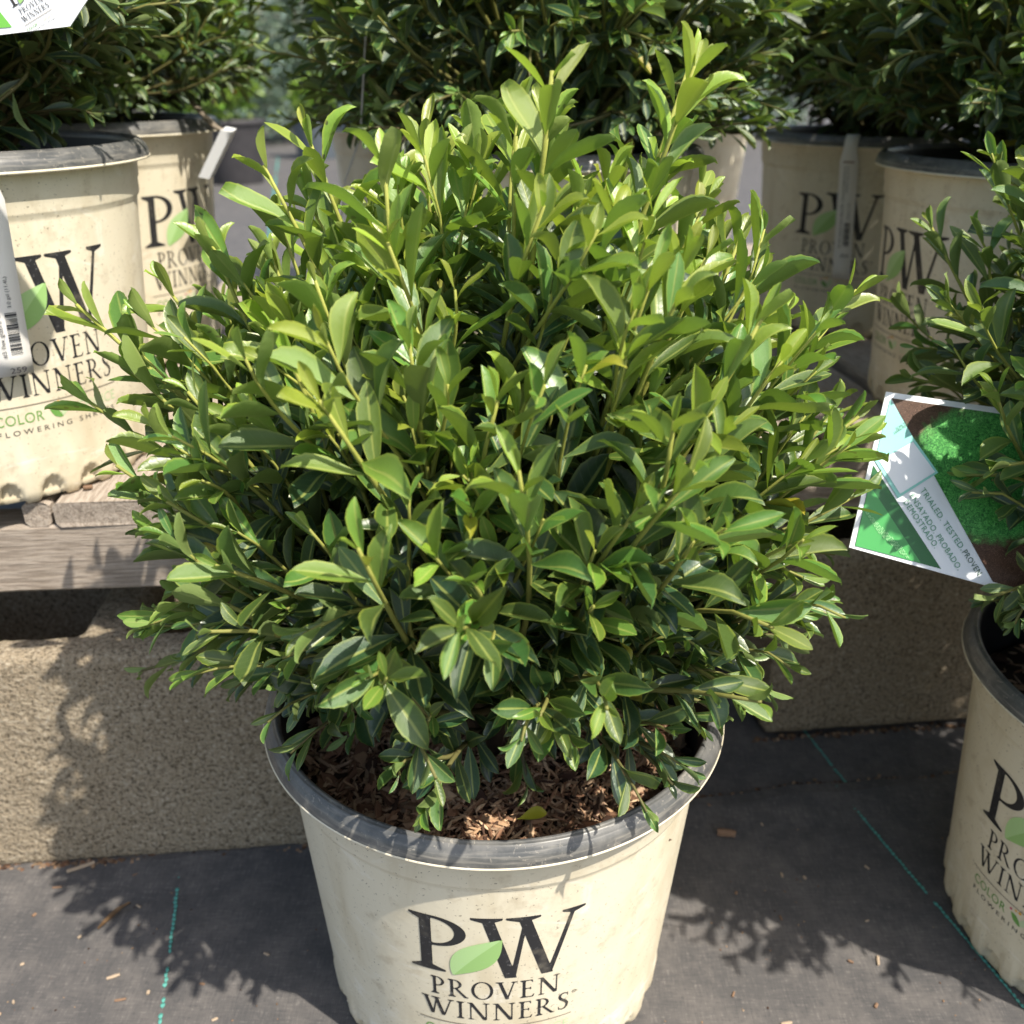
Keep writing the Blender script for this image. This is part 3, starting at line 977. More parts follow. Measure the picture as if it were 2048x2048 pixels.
def joined_leaves(name, LV, mat, parent, idx):
    """one mesh from many leaves"""
    Vs, Fs, UVs, Ts = [], [], [], []
    off = 0
    for vi in range(NV):
        sel = idx[LV['var'][idx] == vi]
        if not len(sel): continue
        bV, bF, bUV = VARS[vi]
        a, n, s = LV['a'][sel], LV['n'][sel], LV['s'][sel]
        L_, W_ = LV['L'][sel], LV['W'][sel]
        P = LV['p'][sel][:, None, :] + s[:, None, :] * (bV[None, :, 0, None] * (W_ / 2)[:, None, None]) + a[:, None, :] * (bV[None, :, 1, None] * L_[:, None, None]) + n[:, None, :] * (bV[None, :, 2, None] * L_[:, None, None])
        nb = len(bV)
        Fi = bF[None] + (off + np.arange(len(sel)) * nb)[:, None, None]
        Vs.append(P.reshape(-1, 3)); Fs.append(Fi.reshape(-1, 4))
        UVs.append(np.tile(bUV[bF].reshape(-1, 2), (len(sel), 1)))
        Ts.append(np.repeat(LV['t'][sel], len(bF), axis=0))
        off += len(sel) * nb
    V = np.concatenate(Vs); F = np.concatenate(Fs); UV = np.concatenate(UVs); T = np.concatenate(Ts)
    me = bpy.data.meshes.new(name)
    me.vertices.add(len(V)); me.vertices.foreach_set('co', V.astype(np.float32).ravel())
    me.loops.add(F.size); me.loops.foreach_set('vertex_index', F.astype(np.int32).ravel())
    me.polygons.add(len(F))
    me.polygons.foreach_set('loop_start', (np.arange(len(F)) * 4).astype(np.int32))
    me.polygons.foreach_set('loop_total', np.full(len(F), 4, np.int32))
    me.polygons.foreach_set('use_smooth', np.ones(len(F), bool))
    uvl = me.uv_layers.new(name='UVMap'); uvl.data.foreach_set('uv', UV.astype(np.float32).ravel())
    at = me.attributes.new('tint', 'FLOAT_COLOR', 'FACE')
    at.data.foreach_set('color', np.concatenate([T, np.ones((len(T), 1))], 1).astype(np.float32).ravel())
    me.materials.append(mat)
    me.update(calc_edges=True); me.validate()
    o = link(bpy.data.objects.new(name, me), parent)
    return o

SINGLE = []
for bV, bF, bUV in VARS:
    me = bpy.data.meshes.new('leaf')
    me.from_pydata([tuple((v[0] * .5, v[1], v[2])) for v in bV], [], [tuple(int(i) for i in f) for f in bF])
    me.polygons.foreach_set('use_smooth', [True] * len(bF))
    uvl = me.uv_layers.new(name='UVMap'); uvl.data.foreach_set('uv', bUV[bF].reshape(-1, 2).astype(np.float32).ravel())
    me.materials.append(M_LEAF_OBJ)
    SINGLE.append(me)

def single_leaf(LV, i, parent):
    o = bpy.data.objects.new('leaf', SINGLE[LV['var'][i]])
    a, n, s, p, L_, W_ = (LV[k][i] for k in ('a', 'n', 's', 'p', 'L', 'W'))
    o.matrix_local = Matrix(((s[0] * W_, a[0] * L_, n[0] * L_, p[0]), (s[1] * W_, a[1] * L_, n[1] * L_, p[1]), (s[2] * W_, a[2] * L_, n[2] * L_, p[2]), (0, 0, 0, 1)))
    o.color = (*[float(x) for x in LV['t'][i]], 1)
    COL.objects.link(o)
    o.parent = parent
    return o

def unit(v): return v / (np.linalg.norm(v) + 1e-9)

def grow_shrub(seed, centre, axes, soil, n_prim, n_sec, leaf_len, youth=1.0, extra=(), low=-0.62, step=0.0085, clear=0.30, shell=(0.84, 1.04)):
    """multi-stemmed shrub in local coordinates (origin at the stem base on the soil)
       returns leaves (dict of arrays), list of primary stems, list of secondary stems"""
    r = np.random.default_rng(seed)
    C, A = np.array(centre, float), np.array(axes, float)
    prim, sec = [], []
    def bezier(p0, p1, p2, p3, n):
        t = np.linspace(0, 1, n)[:, None]
        return (1 - t) ** 3 * p0 + 3 * (1 - t) ** 2 * t * p1 + 3 * (1 - t) * t ** 2 * p2 + t ** 3 * p3
    def tip_dir(k, n):
        zc = 1 - (1 - low) * (k + r.random()) / n           # spread evenly over the visible cap
        ph = k * 2.39996 + r.normal(0, .25)
        s = math.sqrt(max(0, 1 - zc * zc))
        return np.array([s * math.cos(ph), s * math.sin(ph), zc])
    leaves = {k: [] for k in ('p', 'a', 'n', 'L', 'W', 't', 'var')}
    up = np.array([0, 0, 1.0])
    def clear_rim(path):
        q = path.copy()
        rr = np.hypot(q[:, 0], q[:, 1])
        need = 0.062 * np.clip((rr - 0.075) / 0.04, 0, 1) * np.clip((0.24 - rr) / 0.08, 0, 1)
        q[:, 2] = np.maximum(q[:, 2], need)
        return q
    def dress(path, d, vig, first):
        """alternate leaves along a shoot, denser and smaller at its tip"""
        seg = np.linalg.norm(np.diff(path, axis=0), axis=1)
        cum = np.concatenate([[0], np.cumsum(seg)])
        tot = cum[-1]
        s = tot * first
        ph = r.uniform(0, 6.28)
        T0 = np.gradient(path, axis=0)
        while s < tot + 0.001:
            q = min(1.0, s / tot)
            pos = np.array([np.interp(s, cum, path[:, k]) for k in range(3)])
            T = unit(np.array([np.interp(s, cum, T0[:, k]) for k in range(3)]))
            e1 = unit(np.cross(T, [0.3, 0.2, 0.93])); e2 = np.cross(T, e1)
            ph += 2.39996 + r.normal(0, .3)
            R = math.cos(ph) * e1 + math.sin(ph) * e2
            fromtip = tot - s
            th = math.radians(r.normal(26 + 30 * min(1, fromtip / 0.09), 8))
            a = math.cos(th) * T + math.sin(th) * R
            hang = max(0.0, 0.30 - d[2]) * 0.42 + 0.04
            a = unit(a - up * hang * r.uniform(.4, 1.3) * min(1, fromtip / .03))
            n = T - (T @ a) * a
            n = unit(n) + up * r.uniform(0.15, 0.9) + r.normal(0, .20, 3)
            sz = leaf_len * r.normal(1.0, .13) * (0.50 + 0.50 * min(1, fromtip / 0.028)) * (0.88 + 0.12 * vig)
            if fromtip < .003: sz *= .8
            if d[2] < -0.05: sz *= 0.80
            yv = (0.14 + 0.86 * vig) * max(0, 1 - fromtip / (0.026 + 0.070 * vig)) ** 1.0
            yv = yv * youth * r.uniform(.75, 1.1) + r.uniform(0, .08)
            leaves['p'].append(pos); leaves['a'].append(a); leaves['n'].append(n)
            leaves['L'].append(sz); leaves['W'].append(sz * r.uniform(.245, .325) * (0.88 if fromtip < .015 else 1.0) * (1.12 if d[2] < 0.1 else 1.0))
            leaves['t'].append((min(1, max(0, yv)), r.random(), 1.0 * (r.random() < 0.006) * r.uniform(.4, .9)))
            leaves['var'].append(int(r.integers(0, NV)))
            s += step * r.uniform(.7, 1.3) * (0.55 if fromtip < .018 else 1.0) * (1.25 if q < .4 else 1.0)
    def radii(path, r0, r1): return np.linspace(r0, r1, len(path))
    for k in range(n_prim):
        d = tip_dir(k, n_prim)
        tip = C + A * d * r.uniform(*shell)
        b = np.array([r.normal(0, .004), r.normal(0, .004), r.uniform(0.012, 0.07)])
        if tip[2] < soil: tip[2] = soil + r.uniform(0, .02)
        L_ = np.linalg.norm(tip - b)
        p1 = b + unit(d * [1, 1, .3] + up * (.9 if d[2] > 0 else .35)) * L_ * .38
        end = unit(d * [.75, .75, .6] + up * (0.75 if d[2] > 0 else .18) + r.normal(0, .16, 3))
        p2 = tip - end * L_ * .38
        path = clear_rim(bezier(b, p1, p2, tip, 12))
        vig = float(np.clip(0.5 + 0.62 * d[2] + r.normal(0, .12), 0.05, 1))
        prim.append((path, radii(path, 0.0029, 0.0008)))
        dress(path, d, vig, clear)
    for (tp, base_f) in extra:
        tip = np.array(tp, float)
        b = np.array([0, 0, .05])
        d = unit((tip - C) / A)
        L_ = np.linalg.norm(tip - b)
        p2 = tip - unit(d * [.8, .8, .5] + up * (.6 if d[2] > 0 else .05)) * L_ * .4
        path = clear_rim(bezier(b, b + (tip - b) * .3 + up * .03, p2, tip, 12))
        prim.append((path, radii(path, 0.0028, 0.0009)))
        dress(path, d, float(np.clip(.6 + .5 * d[2], .35, 1)), base_f)
    tips = np.array([p[0][-1] for p in prim])
    for k in range(n_sec):
        d = tip_dir(k, n_sec)
        tip = C + A * d * r.uniform(shell[0] - .16, shell[1] - .02) + r.normal(0, .008, 3)
        if tip[2] < soil: tip[2] = soil + r.uniform(0, .02)
        j = int(np.argmin(((tips - tip) ** 2).sum(1) + r.uniform(0, .002, len(tips))))
        host = prim[j][0]
        b = host[int(r.integers(4, 9))]
        L_ = np.linalg.norm(tip - b)
        if L_ < .02: continue
        h = unit(host[-1] - host[-3])
        end = unit(d * [.8, .8, .6] + up * (0.7 if d[2] > 0 else .05) + r.normal(0, .22, 3))
        path = clear_rim(bezier(b, b + h * L_ * .35, tip - end * L_ * .35, tip, 9))
        vig = float(np.clip(0.42 + 0.6 * d[2] + r.normal(0, .15), 0.02, 1))
        sec.append((path, radii(path, 0.0015, 0.0006)))
        dress(path, d, vig, .22)
    LV = {k: np.array(v) for k, v in leaves.items()}
    LV['a'], LV['n'], LV['s'] = leaf_frames(LV['p'], LV['a'], LV['n'])
    keep = np.ones(len(LV['p']), bool)      # nothing may cut through the pot or the soil
    for f_ in (0.35, 0.7, 1.0):
        e = LV['p'] + LV['a'] * (LV['L'] * f_)[:, None]
        rr = np.hypot(e[:, 0], e[:, 1])
        keep &= ~((e[:, 2] < 0.056) & (rr > 0.112) & (rr < 0.150)) & ~((e[:, 2] < 0.004) & (rr <= 0.112))
    LV = {k: v[keep] for k, v in LV.items()}
    return LV, prim, sec

# approximate visibility of leaves from the photograph's viewpoint: which ones show largest
def project(P):
    d = P - np.array([0, 0, CAM_H])
    fw = np.array([0, math.cos(PITCH), -math.sin(PITCH)]); upv = np.array([0, math.sin(PITCH), math.cos(PITCH)])
    z = d @ fw
    return 0.5 + F_PX * d[:, 0] / z, 0.5 - F_PX * (d @ upv) / z, z
def visible_counts(shrubs, res=420):
    N = [len(LV['p']) for LV, _ in shrubs]
    tot = sum(N)
    zb = np.full(res * res, 1e9); ib = np.full(res * res, -1, int)
    off = 0
    for LV, o in shrubs:
        n = len(LV['p'])
        pts, ids = [], []
        for t in np.linspace(.08, .97, 11):
            for u in (-.7, -.25, .25, .7):
                w = math.sin(math.pi * min(1, t * .9 + .1)) * .5
                pts.append(LV['p'] + o + LV['a'] * (LV['L'] * t)[:, None] + LV['s'] * (LV['W'] * u * w)[:, None])
                ids.append(np.arange(n) + off)
        P = np.concatenate(pts); I = np.concatenate(ids)
        x, y, z = project(P)
        ok = (x > 0) & (x < 1) & (y > 0) & (y < 1) & (z > .05)
        px = (x[ok] * res).astype(int) + (y[ok] * res).astype(int) * res
        zz, ii = z[ok], I[ok]
        order = np.argsort(-zz)
        px, zz, ii = px[order], zz[order], ii[order]
        m = zz < zb[px]
        px, zz, ii = px[m], zz[m], ii[m]
        zb[px] = zz; ib[px] = ii
        off += n
    c = np.bincount(ib[ib >= 0], minlength=tot)
    out, o = [], 0
    for n in N:
        out.append(c[o:o + n]); o += n
    return out

def stems_mesh(name, stems, mat, parent, sides=5, kind=None):
    acc = Acc()
    for path, rad in stems:
        acc.add(*tube_arrays(path, rad, sides))
    o = mesh_obj(name, acc.v, acc.f, mat, parent, smooth=True)
    if kind: o['kind'] = kind
    return o

SOIL = 0.178
main_extra = [((-0.222, 0.0, 0.232), .45), ((-0.205, -0.02, 0.285), .5), ((-0.205, -0.03, 0.075), .5), ((0.085, -0.05, 0.392), .55), ((0.095, 0.02, 0.395), .55),
              ((0.025, -0.07, 0.390), .55), ((-0.085, -0.02, 0.365), .5), ((0.205, 0.02, 0.215), .5), ((0.185, 0.0, 0.29), .5), ((0.150, -0.03, 0.085), .55), ((0.125, -0.06, 0.07), .55),
              ((0.02, -0.075, 0.030), .55), ((-0.05, -0.06, 0.030), .55), ((-0.085, -0.045, 0.04), .55), ((0.05, -0.04, 0.05), .55)]
SHR = []   # key, leaves, primaries, secondaries, location, label, max singles
def add_shrub(key, seed, label, loc, **kw):
    LV, pr, se = grow_shrub(seed, **kw)
    SHR.append((key, LV, pr, se, np.array(loc, float), label))
add_shrub('M', 21, 'lush inkberry shrub with bright young shoots, growing in the large front pot', (-0.0101, 0.479, SOIL),
          centre=(0, -0.005, 0.185), axes=(0.196, 0.180, 0.188), soil=0.045, n_prim=130, n_sec=310, leaf_len=0.0365, extra=main_extra, low=-.56, step=.0096)
add_shrub('R', 33, 'inkberry shrub holding the big white plant tag, in the pot on the fabric', (0.4419, 0.4956, SOIL),
          centre=(0, 0, 0.235), axes=(0.222, 0.212, 0.245), soil=0.045, n_prim=100, n_sec=220, leaf_len=0.033, youth=.9, step=.0085,
          extra=[((-.13, -.09, .10), .5), ((-.09, -.125, .09), .5), ((-.155, -.03, .11), .5), ((-.05, -.14, .10), .5), ((-.10, -.10, .075), .5), ((-.185, -.06, .135), .55), ((-.12, -.06, .07), .5), ((-.07, -.11, .075), .5)])
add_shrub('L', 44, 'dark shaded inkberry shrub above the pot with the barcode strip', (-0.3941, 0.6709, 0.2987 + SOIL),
          centre=(0, 0, 0.225), axes=(0.215, 0.20, 0.20), soil=0.035, clear=.16, n_prim=85, n_sec=260, leaf_len=0.034, youth=.5, low=-.85)  # reduced youth darkens the leaf colour to stand for shade on this shrub
add_shrub('B', 55, 'inkberry shrub beside the aisle behind the barcode-strip pot', (-0.43, 0.98, 0.3005 + SOIL),
          centre=(0, 0, 0.16), axes=(0.215, 0.205, 0.24), soil=0.075, clear=.16, n_prim=75, n_sec=220, leaf_len=0.033, youth=.9, low=-.55)
add_shrub('C', 66, 'wide glossy inkberry shrub directly behind the top of the front shrub', (0.03, 0.90, 0.2842 + SOIL),
          centre=(0, 0, 0.155), axes=(0.240, 0.225, 0.27), soil=0.062, clear=.16, n_prim=100, n_sec=320, leaf_len=0.033, youth=.85, low=-.55)
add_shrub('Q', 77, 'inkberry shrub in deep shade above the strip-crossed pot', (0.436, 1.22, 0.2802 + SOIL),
          centre=(0, 0, 0.275), axes=(0.240, 0.23, 0.255), soil=0.03, clear=.14, n_prim=80, n_sec=250, leaf_len=0.034, youth=.5, low=-.85)  # deep shade is partly put into the leaf colour through the low youth
add_shrub('S', 88, 'loose inkberry shrub above the brown-streaked pot on the shaded pallet', (0.465, 0.871, 0.2802 + SOIL),
          centre=(0, 0, 0.165), axes=(0.235, 0.22, 0.27), soil=0.085, clear=.18, n_prim=80, n_sec=250, leaf_len=0.034, youth=.85, low=-.5)
counts = visible_counts([(s[1], s[4]) for s in SHR])
G_SHRUB = 'inkberry shrubs grown in nursery pots'
ROOTS = {}
for (key, LV, pr, se, loc, label), cnt in zip(SHR, counts):
    root = empty('inkberry_shrub', loc)
    tag(root, label, 'shrub', G_SHRUB)
    ROOTS[key] = root
    order = np.argsort(-cnt)
    lim = {'M': 300, 'R': 240, 'C': 260, 'L': 160, 'S': 180, 'B': 120, 'Q': 100}[key]
    thr = 4
    top = [int(i) for i in order[:lim] if cnt[i] >= thr]
    mask = np.ones(len(cnt), bool); mask[top] = False
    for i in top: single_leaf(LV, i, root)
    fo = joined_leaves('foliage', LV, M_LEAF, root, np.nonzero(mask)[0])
    fo['kind'] = 'stuff'
    # trunk: short woody base that divides
    acc = Acc()
    acc.add(*tube_arrays([(0, 0, -.02), (0.001, 0, .02), (-.002, .002, .06), (.001, .001, .10)], [.0075, .0065, .0055, .004], 9))
    rr = random.Random(ord(key))
    for k in range(4):
        a = rr.uniform(0, 6.28)
        acc.add(*tube_arrays([(rr.uniform(-.006, .006), rr.uniform(-.006, .006), -.015), (.02 * math.cos(a), .02 * math.sin(a), .06), (.05 * math.cos(a), .05 * math.sin(a), .12)], [.005, .004, .0025], 7))
    mesh_obj('trunk', acc.v, acc.f, M_TRUNK, root, smooth=True)
    if key == 'M':
        for p in pr: mesh_obj('stem', *tube_arrays(p[0], p[1], 6), M_STEM, root, smooth=True)
        stems_mesh('twigs', se, M_STEM, root, 5, 'stuff')
    else:
        stems_mesh('stems', pr + se, M_STEM, root, 5, 'stuff')

# more shrubs of the same crop, further back, or unseen and added to cast shade: copies with their foliage and stems
def plain_shrub(src, key, label, rz, sc=1.0):
    s = {r[0]: r for r in SHR}[src]
    LV = s[1]
    root = empty('inkberry_shrub', (*PO[key].location[:2], PO[key].location[2] + SOIL), rz)
    root.scale = (sc, sc, sc)
    tag(root, label, 'shrub', G_SHRUB)
    key2 = 'full_' + src
    if key2 not in FULL:
        FULL[key2] = joined_leaves('foliage', LV, M_LEAF, root, np.arange(len(LV['p'])))
        FULL[key2]['kind'] = 'stuff'
    else:
        c = FULL[key2].copy(); COL.objects.link(c); c.parent = root
    for ch in ROOTS[src].children:
        if ch.name.split('.')[0] in ('trunk', 'stems'):
            c = ch.copy(); COL.objects.link(c); c.parent = root
    return root
FULL = {}
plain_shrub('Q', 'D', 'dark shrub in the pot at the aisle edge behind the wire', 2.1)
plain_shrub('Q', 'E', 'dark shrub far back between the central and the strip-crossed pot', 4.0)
plain_shrub('Q', 'X', 'unseen inkberry shrub added at the end of the front row to cast shade', 1.0, 1.05)
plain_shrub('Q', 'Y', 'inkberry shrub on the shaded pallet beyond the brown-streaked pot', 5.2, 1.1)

# ------------------------------------------------------------------ tags, strips and wires
def frame_obj(name, o, e1, e2, label, cat):
    """empty whose local x runs along e1, local -y along e2 and local z towards the viewer"""
    e1 = Vector(e1).normalized(); e2 = Vector(e2); e2 = (e2 - e2.dot(e1) * e1).normalized()
    n = e1.cross(-e2)
    root = empty(name, o)
    root.rotation_mode = 'QUATERNION'
    root.rotation_quaternion = Matrix((e1, -e2, n)).transposed().to_quaternion()
    return tag(root, label, cat)

def slab(name, pts, t, mat, parent, z=0.0):
    n = len(pts)
    V = [(x, y, z) for x, y in pts] + [(x, y, z - t) for x, y in pts]
    F = [tuple(range(n)), tuple(range(n, 2 * n))[::-1]] + [(i, i + n, (i + 1) % n + n, (i + 1) % n) for i in range(n)]
    me_o = mesh_obj(name, V, F, mat, parent)
    bm = bmesh.new(); bm.from_mesh(me_o.data); bmesh.ops.recalc_face_normals(bm, faces=bm.faces); bm.to_mesh(me_o.data); bm.free()
    return me_o
def sheet2(name, pts, z, mat, parent):
    """flat printed patch; points are given in tag coordinates (s right, t down)"""
    P = [(s, -t, z) for s, t in pts]
    ar = sum(P[i][0] * P[(i + 1) % len(P)][1] - P[(i + 1) % len(P)][0] * P[i][1] for i in range(len(P)))
    if ar < 0: P = P[::-1]
    return mesh_obj(name, P, [tuple(range(len(P)))], mat, parent)
def text_on(name, s, s0, s1, z, h, mat, parent, stretch=True):
    """sans text with its baseline from s0 to s1 (tag coordinates s, t)"""
    a = Vector((s0[0], -s0[1])); b = Vector((s1[0], -s1[1])); d = b - a
    v, f = sans_word(s, h, d.length if stretch else None, 1.1)
    u = d.normalized(); w = Vector((-u.y, u.x))
    V = [(*(a + u * (p[0] + d.length / 2) + w * p[1]), z) for p in v]
    return mesh_obj(name, V, f, mat, parent)

# big tag in the right-hand shrub
M_MINT = plain('mint_print', (0.27, 0.60, 0.53), 0.3, 0.5, 0.04)
M_TGREEN = plain('tag_green', (0.05, 0.29, 0.07), 0.3, 0.5, 0.06)
M_TDARK = plain('tag_dark_green', (0.012, 0.11, 0.025), 0.3, 0.5, 0.06)
M_TEXTG = plain('tag_text_green', (0.10, 0.30, 0.17), 0.4, 0.5)
M_TEXTD = plain('tag_text_dark', (0.03, 0.10, 0.05), 0.4, 0.5)
M_TEXTL = plain('tag_text_pale', (0.22, 0.52, 0.22), 0.4, 0.5)
def photo_mat():
    t = NT('printed_photograph')
    v = t.coord('Object')
    sx = t.new('ShaderNodeSeparateXYZ'); t.L(v, sx.inputs[0])
    n = t.noise(v, 420, 3, 0.7, 2.0)
    n2 = t.noise(v, 1300, 3, 0.7, 2.0)
    bush = t.ramp(t.math('ADD', t.math('MULTIPLY', n, .6), t.math('MULTIPLY', n2, .4)), [(.36, (0.006, 0.04, 0.010)), (.46, (0.03, 0.17, 0.035)), (.56, (0.08, 0.34, 0.065)), (.66, (0.26, 0.56, 0.20))])
    soil = t.ramp(n2, [(.4, (0.035, 0.016, 0.010)), (.55, (0.09, 0.045, 0.028)), (.72, (0.24, 0.15, 0.10))])
    # ragged outline of the printed bush
    dx = t.math('SUBTRACT', sx.outputs[0], 0.064); dy = t.math('ADD', sx.outputs[1], 0.036)
    d = t.math('SQRT', t.math('ADD', t.math('MULTIPLY', dx, dx), t.math('MULTIPLY', t.math('MULTIPLY', dy, dy), 1.45)))
    d = t.math('ADD', d, t.math('MULTIPLY', t.noise(v, 190, 4), 0.013))
    t.base(t.mix(t.ramp(d, [(.0505, 0.0), (.0515, 1.0)]), bush, soil))
    t.set(.3, .5)
    return t.m
M_PHOTO = photo_mat()
tg = frame_obj('plant_tag', (0.2083, 0.50, 0.4072), (0.9857, 0, -0.1687), (-0.1456, -0.5047, -0.8509), 'big white plastic plant tag with a printed green bush, stuck in the right front shrub', 'plant tag')
q = lambda pts: [(s, -t) for s, t in pts]
slab('card', q([(-0.0002, -0.0002), (-0.0108, 0.0893), (0.128, 0.1045), (0.128, -0.004)]), 0.0008, M_WHITE, tg)
z1, z2, z3, z4 = 0.0003, 0.0006, 0.0009, 0.0012
sheet2('printed_photo', [(0.0030, 0.0030), (0.124, -0.0005), (0.124, 0.1005), (0.0727, 0.0955)], z1, M_PHOTO, tg)
sheet2('printed_triangle', [(0.0024, 0.0036), (-0.0024, 0.0395), (0.0132, 0.0581), (0.0345, 0.0402), (0.0180, 0.0231)], z2, M_MINT, tg)
sheet2('printed_panel', [(0.0001, 0.0395), (0.0179, 0.0255), (0.0325, 0.0402), (0.0140, 0.0555)], z3, M_WHITE, tg)
sheet2('printed_band', [(-0.0028, 0.0420), (-0.0078, 0.0880), (0.0424, 0.0930)], z1, M_TDARK, tg)
sheet2('printed_field', [(-0.0040, 0.0530), (-0.0078, 0.0880), (0.0305, 0.0917)], z2, M_TGREEN, tg)
text_on('printed_line', 'TRIALED. TESTED.', (0.0252, 0.0518), (0.0523, 0.0813), z2, 0.0034, M_TEXTG, tg)
text_on('printed_line', 'PROVEN.', (0.0531, 0.0822), (0.0643, 0.0944), z2, 0.0034, M_TEXTD, tg)
text_on('printed_line', 'ENSAYADO. PROBADO.', (0.0196, 0.0560), (0.0518, 0.0925), z2, 0.0033, M_TEXTG, tg)
text_on('printed_line', 'DEMOSTRADO.', (0.0165, 0.0600), (0.0372, 0.0825), z2, 0.0034, M_TEXTG, tg)
for k, (w, l) in enumerate((('SCAN TO', .0075), ('LEARN MORE', .0105))):
    s0 = Vector((0.0078 - k * .0008, 0.0205 + k * .0026)); dr = Vector((0.735, -0.63)).normalized()
    text_on('printed_line', w, s0, s0 + dr * l, z3, 0.0013, M_TEXTD, tg)
for k in range(9):     # rows of tiny care text, too small to read
    s0 = Vector((-0.0058 + k * 0.0030, 0.0665 + k * 0.0022)); dr = Vector((0.66, 0.75)).normalized()
    acc = Acc(); x = 0
    rr = random.Random(k)
    while x < 0.0165 - k * .0007 and s0.y + dr.y * x < 0.087 + .0035 * k / 9:
        l = rr.uniform(.0008, .0022)
        a, b = s0 + dr * x, s0 + dr * (x + l); w = Vector((-dr.y, dr.x)) * 0.00055
        acc.add([(p.x, -p.y, z3) for p in (a, b, b + w, a + w)], [(3, 2, 1, 0)])
        x += l + .0006
    if acc.v: mesh_obj('printed_small_text', acc.v, acc.f, M_TEXTL, tg)
tmi = (Matrix.Translation(tg.location) @ tg.rotation_quaternion.to_matrix().to_4x4()).inverted()
tip_w = (Matrix.Translation(tg.location) @ tg.rotation_quaternion.to_matrix().to_4x4()) @ Vector((0.124, -0.09, -0.003))
stake_pts = [tuple(tmi @ Vector(p)) for p in (tip_w, tip_w.lerp(Vector((0.352, 0.455, 0.26)), .5), (0.356, 0.458, 0.25), (0.362, 0.462, 0.165))]
mesh_obj('stake', *tube_arrays(stake_pts, [.0035, .0035, .0032, .002], 8), M_WHITE, tg, smooth=True)

# white tag in the left shrub, only its lower corner in view
tu = frame_obj('plant_tag', (-0.2010, 0.50, 0.5985), (-0.987, 0.05, -0.113), (-0.66, 0.0, -0.75), 'white plant tag with a green corner hanging in the dark shrub above the barcode-strip pot', 'plant tag')
tu.rotation_quaternion = Matrix(((1, 0, 0), (0, 0.10, -0.995), (0, 0.995, 0.10))).to_quaternion()
tu.location = (-0.2115, 0.50, 0.5861)
slab('card', [(0, 0), (0.0097, 0.0110), (0.022, 0.045), (-0.080, 0.060), (-0.110, -0.006), (-0.050, -0.0066), (-0.0342, -0.0039)], 0.0008, M_WHITE, tu)
sheet2('printed_corner', [(-0.0275, 0.0005), (-0.060, 0.0030), (-0.060, -0.045)], z1, plain('bright_green_print', (0.16, 0.46, 0.07), .35, .5), tu)
def flat_logo(parent, ox, oy, ang, k, z):
    ca, sa = math.cos(ang), math.sin(ang)
    def tr(v): return [(ox + (p[0] * ca - p[1] * sa) * k, oy + (p[0] * sa + p[1] * ca) * k, z) for p in v]
    v, f, adv = glyph_mesh('P', 64); mesh_obj('printed_letter', tr([(-0.0478 + p[0] * 0.0335 / adv, 0.1245 + p[1] * .0425) for p in v]), f, M_INK, parent)
    v, f, adv = glyph_mesh('W', 72); mesh_obj('printed_letter', tr([(-0.0118 + p[0] * 0.060 / adv, 0.1215 + p[1] * .048) for p in v]), f, M_INK, parent)
    a, b = leaf_field(-0.0235, 0.1222, 0.0045, 0.1485, 0.27)
    v, f = polygonise(U(a, b), -.04, .02, .115, .156, 60); o = mesh_obj('printed_leaf', tr(v), f, M_LEAFINK, parent)
    o.location.z += .0003
    for w, zz, h, wd in (('PROVEN', 0.1005, 0.0145, 0.074), ('WINNERS', 0.0815, 0.0145, 0.086)):
        v, f = place2(serif_word(w, h, wd), 0, zz); mesh_obj('printed_word', tr(v), f, M_INK, parent)
    mesh_obj('printed_rule', tr([(-.045, .0738), (.045, .0738), (.045, .0752), (-.045, .0752)]), [(0, 1, 2, 3)], M_RULE, parent)
    v, f = place2(sans_word('COLOR', 0.0072, 0.034, 1.05), -0.028, 0.0592); mesh_obj('printed_word', tr(v), f, M_CGREEN, parent)
    v, f = place2(sans_word('CHOICE', 0.0072, 0.036, 1.05), 0.022, 0.0592); mesh_obj('printed_word', tr(v), f, M_CPALE, parent)
    v, f = place2(sans_word('FLOWERING SHRUBS', 0.0036, 0.0820, 1.4), 0.0, 0.0515); mesh_obj('printed_word', tr(v), f, M_INK, parent)
flat_logo(tu, -0.0085, -0.0080, math.radians(27), 0.175, z1)

